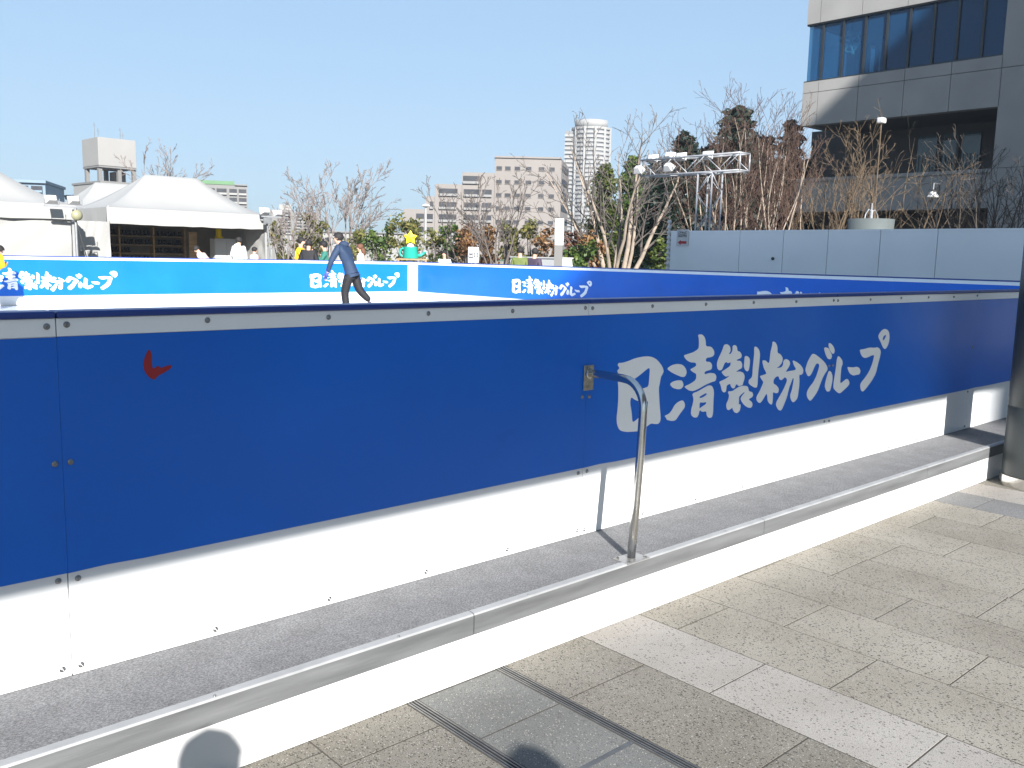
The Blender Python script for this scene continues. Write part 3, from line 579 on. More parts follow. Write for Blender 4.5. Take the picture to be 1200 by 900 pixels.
for i, (px, py, dx, tl, nm) in enumerate(((748, 196, -.3, .9, 'floodlight hanging off the left end of the box truss'), (764, 183, 0, .2, 'floodlight on top of the box truss at its left end'), (784, 180, .1, .3, 'floodlight second from the left on top of the box truss'),
        (797, 181, -.1, .1, 'floodlight on top of the box truss just left of the tower'), (783, 193, -.25, .8, 'floodlight tilted on the front face of the box truss'), (828, 179, 0, .2, 'floodlight on top of the box truss right of the tower'))):
    q = at_x(px, py, 20.5+dx); floodlight(nm, (q.x, q.y, q.z-.2), R(-90), tl, .72)
# ---------------------------------------------------------------- hoarding
ys = [at_x(px, 300, 18).y for px in (785, 866, 917, 969, 1030, 1097, 1215)]+[3.2, 1.2]; zh = 2.36
ho = thing('hoarding_fence', 'pale hoarding of tall plain panels beside the rink, in shade', 'fence', (18, ys[0], GT))
for i in range(len(ys)-1):
    a, b = ys[0]-ys[i], ys[0]-ys[i+1]
    q = MB().box((0, -b+.006, .02), (.035, -a-.006, zh-GT)).build('panel', M['hoarding'], ho)
    MB().box((-.006, -b+.01, zh-GT-.04), (.0, -a-.01, zh-GT+.004)).build('top_rail', M['hoarding'], q)
    MB().box((.036, -a-.03, 0), (.09, -a+.03, zh-GT-.05)).build('post', M['pole_grey'], ho)
    MB().box((-.005, -b+.09, zh-GT-.18), (-.0005, -a-.09, zh-GT-.155)).build('stiffener', M['hoarding'], q) if i in (0, 1) else None
kn = MB().ball((-.02, 0, 0), .035, (1, 1, 1)).build('door_knob', M['dark'], ho); kn.location = (0, -(ys[0]-at_x(906, 303, 18).y), at_x(906, 303, 18).z-GT)
a, b = at_x(794, 269, 18), at_x(807, 288, 18)
sg = thing('notice_sign', 'small white notice with a red arrow taped to the hoarding corner', 'sign', (17.985, a.y, b.z))
wd, hg = a.y-b.y, a.z-b.z
MB().box((-.004, -wd, 0), (.01, 0, hg)).build('board', M['sign_white'], sg)
ar = MB().add([(-.006, -wd*.1, hg*.2), (-.006, -wd*.38, hg*.36), (-.006, -wd*.38, hg*.28), (-.006, -wd*.85, hg*.28), (-.006, -wd*.85, hg*.12), (-.006, -wd*.38, hg*.12), (-.006, -wd*.38, hg*.04)], [(0, 1, 2, 3, 4, 5, 6)]).build('arrow', M['ink_red'], sg)
def strokes(mb, P, segs, w, y=0):
    """thin brush bars for small printed characters; P maps (u,v) in the glyph square to 3D"""
    for (a, b, c, d) in segs:
        p, q = Vector((a, b)), Vector((c, d)); t = (q-p).normalized()*w/2; n = Vector((-t.y, t.x)); c4 = [p-t-n, q+t-n, q+t+n, p-t+n]; mb.add([P(*k) for k in c4], [(0, 1, 2, 3)])
wr = MB(); rg = random.Random(4)
for row, n_, z0, hh in ((0, 5, .74, .13), (1, 6, .54, .15)):
    for k in range(n_):
        u0 = .14+.72*k/n_; cw = .72/n_*.86
        sg_ = [(.05, .9, .95, .9), (.5, 1, .5, .0), (.1, .5, .9, .5), (.1, .1, .9, .1), (.15, .9, .15, .1)]; rg.shuffle(sg_)
        strokes(wr, lambda u, v: (-.0065, -wd*(u0+u*cw), hg*(z0+v*hh)), sg_[:4 if row else 3], .2)
wr.build('lettering', M['ink_dark'], sg)
# ---------------------------------------------------------------- people
def skin_obj(name, verts, edges, rad, m, parent, sub=1, root=0):
    me = bpy.data.meshes.new('t'); me.from_pydata(verts, edges, []); o = bpy.data.objects.new('t', me); C.objects.link(o)
    o.modifiers.new('s', 'SKIN'); sv = me.skin_vertices[0].data
    for i, r in enumerate(rad): sv[i].radius = r if isinstance(r, tuple) else (r, r); sv[i].use_root = (i == root)
    o.modifiers[0].use_smooth_shade = True
    sb = o.modifiers.new('u', 'SUBSURF'); sb.levels = sub; sb.render_levels = sub
    dg = bpy.context.evaluated_depsgraph_get(); n = bpy.data.meshes.new_from_object(o.evaluated_get(dg)); bpy.data.objects.remove(o)
    n.name = name; n.materials.clear(); n.materials.append(m); n.polygons.foreach_set('use_smooth', [True]*len(n.polygons))
    p = bpy.data.objects.new(name, n); C.objects.link(p)
    if parent is not None: p.parent = parent
    return p
def stand(h, arms='down', lean=0):
    k = h/1.7; J = dict(pelvis=(0, 0, .92), waist=(0, 0, 1.06), chest=(0, 0, 1.27), neck=(0, -.005, 1.44), chin=(0, .02, 1.52), head=(0, .03, 1.60), crown=(0, .01, 1.665))
    for s, n in ((-1, 'l'), (1, 'r')):
        J.update({'sh'+n: (s*.17, 0, 1.38), 'el'+n: (s*.235, -.02, 1.11), 'wr'+n: (s*.24, .05, .88), 'hip'+n: (s*.09, 0, .87), 'kn'+n: (s*.10, .02, .49), 'an'+n: (s*.10, -.02, .09)})
        if arms == 'up': J.update({'el'+n: (s*.24, .10, 1.16), 'wr'+n: (s*.10, .26, 1.30)})
    J = {a: Vector(b)*k for a, b in J.items()}
    if lean:
        piv = J['pelvis'].copy(); Rm = Matrix.Rotation(-lean, 3, 'X')
        for a in J:
            if a[:3] not in ('hip', 'kn', 'kl', 'anl', 'anr') and a[:2] not in ('kn', 'an'): J[a] = piv+Rm@(J[a]-piv)
    return J, k
def fingers(mb, wr, el, k, flip):
    d = (wr-el).normalized(); s = d.cross(Vector((0, 1, 0))).normalized()*flip
    if s.length < .1: s = Vector((1, 0, 0))
    f = d.cross(s).normalized(); p0 = wr+d*.085*k
    for i in range(4):
        b = p0+s*(.027-.018*i)*k; L = (.062, .072, .067, .052)[i]*k
        mb.tube([b-d*.03*k, b, b+d*L*.45+f*.006*k, b+d*L*.8+f*.022*k, b+d*L+f*.036*k], [.009*k, .0095*k, .0085*k, .0075*k, .006*k], 6)
    b = wr+d*.03*k+s*.034*k; mb.tube([wr+d*.02*k+s*.015*k, b, b+d*.03*k+s*.018*k, b+d*.055*k+s*.014*k+f*.01*k], [.011*k, .011*k, .009*k, .007*k], 6)
def person(label, loc, rz, J, k, top, legs, hair='hair', hat=None, group=None, glove=None, shoes='black', longhair=False, hood=None, bulk=1.0, eyes=False, skate=False):
    t = thing('person', label, 'person', loc, rz, group)
    names = ['pelvis', 'waist', 'chest', 'neck', 'chin', 'head', 'crown', 'shl', 'ell', 'wrl', 'shr', 'elr', 'wrr', 'hipl', 'knl', 'anl', 'hipr', 'knr', 'anr']
    V = [J[n] for n in names]; ix = {n: i for i, n in enumerate(names)}
    rad = [(.095, .085), (.105, .085), (.13, .095), .052, .066, (.077, .095), (.058, .066), .06, .042, .029, .06, .042, .029, .07, .05, .036, .07, .05, .036]
    rad = [tuple(x*k for x in r) if isinstance(r, tuple) else r*k for r in rad]
    E_ = [('pelvis', 'waist'), ('waist', 'chest'), ('chest', 'neck'), ('neck', 'chin'), ('chin', 'head'), ('head', 'crown'), ('chest', 'shl'), ('shl', 'ell'), ('ell', 'wrl'), ('chest', 'shr'), ('shr', 'elr'), ('elr', 'wrr'), ('pelvis', 'hipl'), ('hipl', 'knl'), ('knl', 'anl'), ('pelvis', 'hipr'), ('hipr', 'knr'), ('knr', 'anr')]
    E_ = [(ix[a], ix[b]) for a, b in E_]
    fw = (J['head']-J['neck']).cross(J['shr']-J['shl']).normalized() if 'fwd' not in J else J['fwd']
    up = (J['crown']-J['neck']).normalized(); sd = fw.cross(up).normalized()
    V = V+[J['head']+fw*.105*k-up*.02*k]; rad = rad+[.014*k]; E_.append((ix['head'], len(V)-1))
    for n in ('l', 'r'):
        d = (J['wr'+n]-J['el'+n]).normalized(); V = V+[J['wr'+n]+d*.075*k]; rad = rad+[(.034*k, .02*k)]; E_.append((ix['wr'+n], len(V)-1))
    body = skin_obj('body', V, E_, rad, M['skin'], t)
    fb = MB()
    for n, s in (('l', -1), ('r', 1)): fingers(fb, J['wr'+n], J['el'+n], k, s)
    for s in (-1, 1): fb.ball(J['head']+sd*.078*k*s-up*.01*k, .022*k, (.5, .9, 1.3), 6, 5)
    fo = fb.build('f', M['skin'], None, smooth=True)
    bm = bmesh.new(); bm.from_mesh(body.data); bm.from_mesh(fo.data); bm.to_mesh(body.data); bm.free(); bpy.data.objects.remove(fo)
    b_ = bulk
    jv = ['pelvis', 'waist', 'chest', 'neck', 'shl', 'ell', 'wrl', 'shr', 'elr', 'wrr']; jj = {n: i for i, n in enumerate(jv)}
    hem = J['pelvis'].copy(); VV = [J[n].copy() for n in jv]+[hem]; VV[0] = J['waist'].lerp(J['pelvis'], .5); VV[1] = J['waist'].lerp(J['chest'], .3)
    VV[3] = J['chest'].lerp(J['neck'], .82)
    for a in ('l', 'r'): VV[jj['wr'+a]] = J['el'+a].lerp(J['wr'+a], .93)
    jr = [(.168*b_, .138*b_), (.16*b_, .128*b_), (.165*b_, .13*b_), .075, .082*b_, .064*b_, .045, .082*b_, .064*b_, .045, (.165*b_, .14*b_)]
    jr = [tuple(x*k for x in r) if isinstance(r, tuple) else r*k for r in jr]
    je = [(jj[a], jj[b]) for a, b in (('pelvis', 'waist'), ('waist', 'chest'), ('chest', 'neck'), ('chest', 'shl'), ('shl', 'ell'), ('ell', 'wrl'), ('chest', 'shr'), ('shr', 'elr'), ('elr', 'wrr'))]+[(0, 10)]
    jk = skin_obj('jacket', VV, je, jr, M[top], t, 2)
    dt = jk.data
    if hood:
        MB().ball(J['neck']-fw*.07*k-up*.015*k, .10*k, (1.15, .8, .75), 12, 8).build('hood', M[hood], t, smooth=True)
    TV = [J['pelvis']-up*0, J['hipl'], J['knl'], J['anl'], J['hipr'], J['knr'], J['anr']]
    trr = [(.125, .105), .112, .088, .066, .112, .088, .066]; trr = [tuple(x*k for x in r) if isinstance(r, tuple) else r*k for r in trr]
    skin_obj('trousers', TV, [(0, 1), (1, 2), (2, 3), (0, 4), (4, 5), (5, 6)], trr, M[legs], t, 2)
    for n in ('l', 'r'):
        d = J.get('toe'+n, Vector((0, 1, 0))); a = J['an'+n]; dn = J.get('sole'+n, Vector((0, 0, -1)))
        s_ = skin_obj('shoe', [a, a+dn*.045*k-d*.02*k, a+dn*.05*k+d*.09*k, a+dn*.062*k+d*.17*k], [(0, 1), (1, 2), (2, 3)], [.056*k, .052*k, .05*k, .036*k], M[shoes], t, 1)
        if skate:
            bl = MB(); c = a+dn*.10*k; bl.add([c-d*.09, c+d*.21, c+d*.19+dn*.045, c-d*.08+dn*.045], [(0, 1, 2, 3)]); q = bl.build('blade', M['blade'], s_); q.modifiers.new('s', 'SOLIDIFY').thickness = .004
    hm = MB(); c = J['head']+up*.012*k
    vs = []; fs = []; n_, m_ = 16, 9
    for i in range(m_+1):
        ph = -.75+(math.pi/2+.75)*i/m_
        for q in range(n_):
            a = 2*math.pi*q/n_; fr = max(0, math.cos(a)); p_ = ph if fr < .2 else max(ph, (.42*fr if i else .42*fr))
            rr_ = .105*k*(1+.05*mnoise.noise(Vector((q*.9, i*.8, k*9))))
            vs.append(c+fw*(math.cos(p_)*math.cos(a)*rr_*1.1)+sd*(math.cos(p_)*math.sin(a)*rr_*.93)+up*(math.sin(p_)*rr_*1.0))
    for i in range(m_):
        for q in range(n_): q2 = (q+1) % n_; fs.append((i*n_+q, i*n_+q2, (i+1)*n_+q2, (i+1)*n_+q))
    hm.add(vs, fs); ho_ = hm.build('hair', M[hair], t, smooth=True)
    if longhair: skin_obj('hair', [J['head']-fw*.06*k, J['neck']-fw*.07*k, J['chest'].lerp(J['neck'], .4)-fw*.13*k], [(0, 1), (1, 2)], [.088*k, .085*k, .05*k], M[hair], t, 1)
    if hat:
        hb = MB().ball(J['head']+up*.03*k, .113*k, (1, 1.06, 1), 12, 7, -.1); hb.ball(J['head']+up*.165*k, .035*k, (1, 1, 1), 8, 6); hb.build('hat', M[hat], t, smooth=True)
    if glove:
        for n, s in (('l', -1), ('r', 1)):
            d = (J['wr'+n]-J['el'+n]).normalized(); g = MB(); fingers(g, J['wr'+n]+d*.002, J['el'+n], k*1.12, s)
            g.tube([J['wr'+n]-d*.02*k, J['wr'+n]+d*.03*k, J['wr'+n]+d*.09*k], [.036*k, .043*k, .03*k], 8); g.build('glove', M[glove], t, smooth=True)
    if eyes:
        for s in (-1, 1): MB().ball(J['head']+fw*.094*k+sd*.032*k*s+up*.002*k, .011*k, (1.3, 1, .8), 8, 6).build('eye', M['ink_dark'], t, smooth=True)
        MB().tube([J['head']+fw*.088*k-up*.062*k-sd*.022*k, J['head']+fw*.094*k-up*.064*k, J['head']+fw*.088*k-up*.062*k+sd*.022*k], .005*k, 5).build('mouth', M['ink_red'], t)
    return t
# the skater: joints laid out across the view (r = to the right, f = away), metres
D = 17.4; sc_ = D/FPX; org = at_d(408, 366, D); org.z = .42
rgt = Vector((_R0.x, _R0.y, 0)).normalized(); fwd = Vector((math.sin(TH), math.cos(TH), 0))
def S(px, py, f): return Vector(((px-408)*sc_, f, (366-py)*sc_))
J = dict(pelvis=S(412.5, 315, .0), waist=S(410, 306, 0), chest=S(404, 292, 0), neck=S(399, 281.5, 0), chin=S(396.6, 278.8, .0), head=S(396.8, 274.2, 0), crown=S(398.5, 270.2, 0),
         shl=S(398.5, 286, -.17), ell=S(391.5, 301, -.24), wrl=S(386.3, 315, -.2), shr=S(405, 287, .17), elr=S(409, 301, .26), wrr=S(405, 313, .32),
         hipl=S(409.5, 319, -.08), knl=S(404.5, 337, -.06), anl=S(407.5, 359.5, -.06), hipr=S(415.5, 319, .08), knr=S(421, 335, .06), anr=S(433, 347, .1))
J['fwd'] = Vector((-.97, .12, -.16)).normalized(); J['toel'] = Vector((-1, .1, 0)).normalized(); J['toer'] = Vector((.82, .1, -.42)).normalized(); J['soler'] = Vector((-.3, 0, -.95)).normalized()
person('skater in a navy hooded jacket and black trousers gliding on the ice', org, math.atan2(rgt.y, rgt.x), J, .93, 'navy', 'black', glove='glove', shoes='plum', hood='navy', bulk=1.02, eyes=True, skate=True)
def bystander(label, px, Y, top_py, face, top, legs='denim', axis='y', h=None, **kw):
    p = at_y(px, top_py, Y) if axis == 'y' else at_x(px, top_py, Y); hh = h or (p.z-GT+.02); arms = kw.pop('arms', 'down'); lean = kw.pop('lean', 0); z = kw.pop('z', GT)
    J, k = stand(hh, arms, lean); return person(label, (p.x, p.y, z), face, J, k, top, legs, **kw)
G1 = 'people watching from behind the boards'
bystander('person in a bright yellow jacket behind the far boards, turned to the right', 352, 22.9, 279.5, R(-132), 'coat_yellow', arms='up', group=G1)
bystander('person in a black jacket seen from behind at the far boards', 361.5, 22.3, 282.5, R(-42), 'black', group=G1, bulk=1.12)
bystander('child in a teal jacket and dark bobble hat at the far boards', 380.5, 22.6, 284.5, R(60), 'coat_teal', hat='black', group=G1, arms='up')
bystander('person with long brown hair and cream coat at the far boards', 423, 22.4, 287, R(50), 'cream', hair='hair_brown', longhair=True, group=G1)
bystander('person in a white jacket behind the side boards near the watering can', 521, 16.2, 295, R(120), 'white_cloth', axis='x', group=G1, h=1.5)
bystander('person in an olive jacket seen from behind at the side boards', 609.5, 16.0, 293.5, R(-50), 'olive', axis='x', group=G1, h=1.62)
bystander('person in a dark plum jacket behind the side boards', 626.5, 16.2, 296, R(-80), 'plum', axis='x', group=G1, h=1.6)
bystander('person in a pale pink jacket bending at the open tent', 244, 27.2, 287, R(40), 'pink', group='people at the open tent', lean=R(35), h=1.62)
bystander('person in a white hooded top with dark cap at the open tent', 279.5, 27.8, 279, R(-60), 'white_cloth', group='people at the open tent', hood='white_cloth', bulk=1.1)
bystander('person with black hair and pale pink top, lowest at the open tent', 297.5, 27.0, 289, R(-90), 'pink', group='people at the open tent', h=1.5)
q = at_y(-4, 301, 19.6)
J, k = stand(1.28, 'up', R(25)); person('child skater in a yellow jacket at the left edge of the ice', (q.x-.14, q.y, .42), R(-70), J, k, 'coat_yellow', 'black', skate=True, bulk=1.25)
J, k = stand(1.73); person('person standing behind the camera, whose head shadow falls on the riser', (-.385, -.45, 0), R(-42), J, k, 'black', 'denim')
J, k = stand(1.70); person('person standing farther behind the camera, shadow on the dark slabs', (.37, -1.2, 0), R(-42), J, k, 'olive', 'black')
# ---------------------------------------------------------------- small things beyond the boards
p = at_y(481, 303, 24.0); s_ = (p-O).dot(_F)/FPX
wc = thing('watering_can_figure', 'turquoise watering can decoration with a yellow star on a wooden table behind the boards', 'decoration', (p.x, 24.0, p.z), R(-42))
r0 = 9.3*s_
MB().lathe([(r0*.95, .0), (r0*1.0, .02), (r0*.86, 12.6*s_), (r0*.9, 13.4*s_), (r0*.8, 13.6*s_)], n=20).build('can_body', M['teal'], wc, smooth=True)
MB().tube([(r0*.6, 0, 3*s_), (r0*1.3, 0, 4*s_), (r0*1.75, 0, 7*s_)], [.06, .05, .04], 8).lathe([(.03, 0), (.075, .05)], (r0*1.78, 0, 6.6*s_), 10).build('spout', M['teal'], wc, smooth=True)
MB().tube([(-r0*.8+r0*.55*-math.sin(a), 0, 7*s_+5*s_*math.cos(a)) for a in [math.pi*k/10 for k in range(11)]], .035, 8).build('handle', M['teal'], wc, smooth=True)
MB().ball((0, 0, 13.4*s_), 4.6*s_, (1, 1, 1.0), 12, 8, 0).build('white_foam', M['sign_white'], wc, smooth=True)
pts = [((8.4 if k % 2 == 0 else 4.6)*s_*math.cos(R(90+36*k)), (8.4 if k % 2 == 0 else 4.6)*s_*math.sin(R(90+36*k))) for k in range(10)]
sb = MB().add([(x, -.05, z) for x, z in pts]+[(x, .05, z) for x, z in pts]+[(0, -.09, 0), (0, .09, 0)], [(k, (k+1) % 10, 10+(k+1) % 10, 10+k) for k in range(10)]+[(20, (k+1) % 10, k) for k in range(10)]+[(21, 10+k, 10+(k+1) % 10) for k in range(10)])
o = fix(sb.build('star', M['yellow'], wc)); o.location = (0, 0, 24.2*s_)
tb = thing('wooden_table', 'plain wooden table carrying the turquoise watering can behind the boards', 'table', (p.x+.1, 24.0, GT), R(-42)); zt = p.z-GT-.001
MB().box((-.5, -.3, zt-.04), (.5, .3, zt)).build('tabletop', M['wood'], tb)
for x in (-.44, .44):
    for y in (-.25, .25): MB().box((x-.03, y-.03, 0), (x+.03, y+.03, zt-.04)).build('leg', M['wood'], tb)
def gate_sign():
    p = at_x(555, 289.5, 16.4); t = thing('exit_sign', 'white board reading exit in Japanese on a thin post behind the side boards', 'sign', (16.4, p.y, GT), R(-48))
    z1 = p.z-GT; wd, hg = .30, .44
    MB().box((-wd/2, -.012, z1-hg), (wd/2, .012, z1)).build('board', M['sign_white'], t)
    MB().tube([(0, .02, 0), (0, .02, z1-.05)], .016, 6).build('post', M['pole_grey'], t); MB().box((-.18, -.15, 0), (.18, .18, .02)).build('foot', M['pole_grey'], t)
    mb = MB(); c = z1-hg*.5
    P1 = lambda u, v: (-.132+u*.125, -.0135, c+(v-.5)*.15); P2 = lambda u, v: (.018+u*.11, -.0135, c+(v-.5)*.13)
    strokes(mb, P1, [(.5, 1, .5, 0), (.2, .85, .2, .58), (.8, .85, .8, .58), (.2, .56, .8, .56), (.06, .4, .06, .04), (.94, .4, .94, .04), (.06, .03, .94, .03)], .17)
    strokes(mb, P2, [(.08, .92, .08, .08), (.92, .92, .92, .08), (.08, .92, .92, .92), (.08, .08, .92, .08)], .17)
    mb.build('lettering', M['ink_dark'], t)
gate_sign()
p = at_x(656, 256, 17.5); t = thing('pylon_sign', 'slim white pylon with a grey lower half behind the side boards', 'sign', (17.5, p.y, GT), R(-48)); z1 = p.z-GT
MB().box((-.12, -.05, z1-.72), (.12, .05, z1)).build('white_panel', M['sign_white'], t, bevel=.01); MB().box((-.12, -.05, 0), (.1, .05, z1-.725)).build('grey_base', M['b_grey'], t)
p = at_y(499, 243, 34); t = thing('lamp_post', 'thin white lamp post in front of the stepped apartment block', 'lamp post', (p.x, 34, GT)); z1 = p.z-GT
MB().tube([(0, 0, 0), (0, 0, 1.6), (0, 0, 1.62), (0, 0, z1)], [.17, .15, .07, .05], 10).build('post', M['pole_white'], t); MB().lathe([(.06, 0), (.2, .05), (.2, .1), (.05, .16)], (0, 0, z1), 12).build('lamp', M['lampwhite'], t)
a, b = at_x(590, 302, 19), at_x(662, 302, 19)
t = thing('white_counter', 'low white counter with sloping end behind the side boards', 'counter', (19, a.y, GT)); L = a.y-b.y
MB().add([(0, 0, 0), (0, -L, 0), (0, -L+.3, 1.35), (0, -.35, 1.35), (.6, 0, 0), (.6, -L, 0), (.6, -L+.3, 1.35), (.6, -.35, 1.35)], [(0, 1, 2, 3), (7, 6, 5, 4), (0, 4, 5, 1), (1, 5, 6, 2), (2, 6, 7, 3), (3, 7, 4, 0)]).build('front_panel', M['sign_white'], t)
MB().box((-.03, -L+.28, 1.351), (.65, -.33, 1.39)).build('counter_top', M['sign_white'], t)
def rail_fence(name, label, P, Q, h, step, wd, m, group=None, base=.08):
    P, Q = Vector((*P, GT)), Vector((*Q, GT)); d = Q-P; L = d.length; t = thing(name, label, 'fence', P, math.atan2(d.y, d.x))
    a = MB(); x = 0
    while x < L: a.box((x-wd/2, -.01, base), (x+wd/2, .01, h)); x += step
    a.build('slat_panel', m, t); MB().box((0, .011, h*.25), (L, .04, h*.25+.05)).box((0, .011, h*.85), (L, .04, h*.85+.05)).build('rail', m, t)
    x = 0
    while x <= L: MB().box((x-.03, .041, 0), (x+.03, .1, h)).build('post', m, t); x += 2.4
rail_fence('slat_fence', 'pale fence of narrow upright slats behind the far boards', (at_y(312, 300, 40).x, 40), (at_y(560, 300, 40).x, 40), 2.15, .26, .075, M['pole_white'])
rail_fence('mesh_fence', 'low dark green mesh fence below the shrubs', (at_y(505, 300, 34).x, 34.0), (at_y(690, 300, 34).x, 34.0), 1.35, .12, .012, mat('green_wire', (.05, .11, .08), .5, .1, 5))

q = at_x(787, 262, 17.7); rp_ = thing('ribbed_pole', 'thin white ribbed pole standing at the left end of the hoarding', 'pole', (17.7, at_x(784.5, 290, 17.7).y+.03, GT)); zt = q.z-GT
pr = []
for k in range(19): z = zt*(k/18.0); pr += [(.03, z), (.055, z+.02), (.055, z+.06), (.03, z+.08)]
MB().lathe(pr, n=10).build('shaft', M['sign_white'], rp_); MB().lathe([(.14, 0), (.14, .02), (.05, .04)], n=12).build('foot', M['pole_grey'], rp_)

# ---------------------------------------------------------------- vegetation
def branch(mb, p, d, L, r, rn, lvl, out, wig=.16, up=.12, kids=(6, 5, 3), spread=.75, seg=5, rmin=.006):
    pts = [p]; rad = [r]; dirs = [d]; n = seg if lvl else seg+3
    for i in range(n):
        d = (d+Vector((rn.gauss(0, wig), rn.gauss(0, wig), rn.gauss(0, wig*.6)))*.6+Vector((0, 0, up))*.5).normalized()
        p = p+d*(L/n); pts.append(p); rad.append(max(rmin, r*(1-.82*(i+1)/n))); dirs.append(d)
    mb.tube(pts, rad, 6 if lvl == 0 else (4 if lvl == 1 else 3), cap=False)
    if lvl >= len(kids): return
    for k in range(kids[lvl]):
        f = .28+.70*(k+rn.random())/kids[lvl]; i = min(int(f*n), n-1); q = pts[i].lerp(pts[i+1], f*n-i); dd = dirs[i+1]
        ax = dd.orthogonal().normalized(); ax = Matrix.Rotation(rn.random()*6.28, 3, dd)@ax
        nd = (dd+ax*spread*rn.uniform(.6, 1.25)).normalized()
        branch(out, q, nd, L*rn.uniform(.30, .5)*(1.15-.5*f), max(rmin, rad[i]*.55), rn, lvl+1, out, wig*1.25, up, kids, spread, max(3, seg-1), rmin)
def bare_tree(label, base, H, stems, spread, seed, bark, twig, group, kids=(7, 5, 3), r=.055, up=.1, lean=(0, 0), sp=.75, rmin=.007, rad0=.25):
    rn = random.Random(seed); t = thing('bare_tree', label, 'tree', base, 0, group); tk = MB(); cr = MB()
    for i in range(stems):
        a = 6.283*(i+rn.uniform(-.3, .3))/stems; s = spread*rn.uniform(.35, 1.1); d = Vector((math.cos(a)*s+lean[0], math.sin(a)*s+lean[1], 1)).normalized()
        branch(tk, Vector((math.cos(a)*rad0*rn.random(), math.sin(a)*rad0*rn.random(), -.02)), d, H*rn.uniform(.78, 1.05), r*rn.uniform(.7, 1.15), rn, 0, cr, .12, up, kids, sp, 6, rmin)
    tk.build('trunk', bark, t, smooth=True); cr.build('crown', twig, t)
    return t
GB = 'leafless trees beyond the rink'
def tree_at(label, px, top_py, D, **k):
    q = at_d(px, 300, D); zt = at_d(px, top_py, D).z; return bare_tree(label, (q.x, q.y, GT), (zt-GT)*k.pop('hs', 1.0), **k)
P_ = M
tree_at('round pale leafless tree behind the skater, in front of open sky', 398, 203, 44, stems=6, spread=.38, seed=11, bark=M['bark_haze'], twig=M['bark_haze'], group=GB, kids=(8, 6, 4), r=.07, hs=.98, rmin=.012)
tree_at('grey leafless tree with dark stems before the stepped apartment block', 583, 186, 34, stems=5, spread=.22, seed=23, bark=M['bark_grey'], twig=M['bark_grey'], group=GB, kids=(8, 5, 2), r=.065, rmin=.010, hs=.8)
tree_at('thin leafless sapling left of the dark stemmed tree', 553, 215, 36, stems=2, spread=.3, seed=24, bark=M['bark_grey'], twig=M['bark_grey'], group=GB, kids=(7, 5, 3), r=.05, rmin=.010, lean=(-.2, .12))
tree_at('large pale leafless tree with many splayed stems in front of green conifers', 722, 138, 32, stems=9, spread=.52, seed=36, bark=M['bark_pale'], twig=M['bark_grey'], group=GB, kids=(7, 5, 2), r=.10, hs=.86, up=.05, rmin=.008)
for i, (px, tp, D, st, sp_, lb) in enumerate(((826, 118, 33, 4, .14, 'leafless tree right of the lighting truss tower, first of the reddish row'), (846, 122, 31, 5, .16, 'second leafless tree of the reddish row behind the hoarding'), (868, 92, 32, 6, .18, 'tallest leafless tree of the reddish row, pale stems and red twigs'),
        (890, 112, 33, 5, .17, 'fourth leafless tree of the reddish row behind the hoarding'), (908, 106, 31, 5, .15, 'fifth leafless tree of the reddish row, near the building corner'), (924, 140, 34, 4, .15, 'last leafless tree of the reddish row, close to the building corner'))):
    tree_at(lb, px, tp, D, stems=st, spread=sp_, seed=50+i, bark=M['bark_pale'], twig=M['bark_red'], group='reddish leafless row behind the hoarding', kids=(8, 5, 2), r=.05, sp=.72, rmin=.0055, hs=.8, up=.14)
for i, (px, tp, D, st, lb) in enumerate(((948, 145, 34, 4, 'golden leafless tree at the left corner of the building'), (968, 134, 33, 4, 'golden leafless tree left of the planter tub'), (992, 142, 35, 4, 'golden leafless tree just left of the planter tub, behind the others'), (1018, 120, 33, 3, 'golden leafless tree rising above the planter tub'), (1046, 108, 34, 4, 'tallest golden leafless tree in front of the building recess'), (1078, 122, 33.5, 2, 'golden leafless tree leaning right in front of the building door'))):
    tree_at(lb, px, tp, D, stems=st, spread=.24, seed=80+i, bark=M['bark_gold'], twig=M['bark_gold'], group='golden leafless trees before the building', kids=(7, 4, 2), r=.05, sp=.85, rmin=.006, hs=.8, lean=(.12, -.1) if i == 5 else (0, 0))
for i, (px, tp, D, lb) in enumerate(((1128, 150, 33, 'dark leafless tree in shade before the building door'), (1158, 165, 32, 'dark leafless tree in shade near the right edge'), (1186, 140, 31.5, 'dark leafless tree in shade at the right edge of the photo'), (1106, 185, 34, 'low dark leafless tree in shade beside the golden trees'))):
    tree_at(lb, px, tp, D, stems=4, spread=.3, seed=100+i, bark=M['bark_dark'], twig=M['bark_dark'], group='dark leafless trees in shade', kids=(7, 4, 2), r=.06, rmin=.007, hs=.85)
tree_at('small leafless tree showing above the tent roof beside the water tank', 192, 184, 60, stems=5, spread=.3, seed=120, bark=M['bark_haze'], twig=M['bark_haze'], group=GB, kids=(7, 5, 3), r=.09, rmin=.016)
tree_at('slender leafless tree right of the open tent', 338, 232, 37, stems=4, spread=.2, seed=121, bark=M['bark_haze'], twig=M['bark_haze'], group=GB, kids=(8, 5, 3), r=.04, rmin=.010)
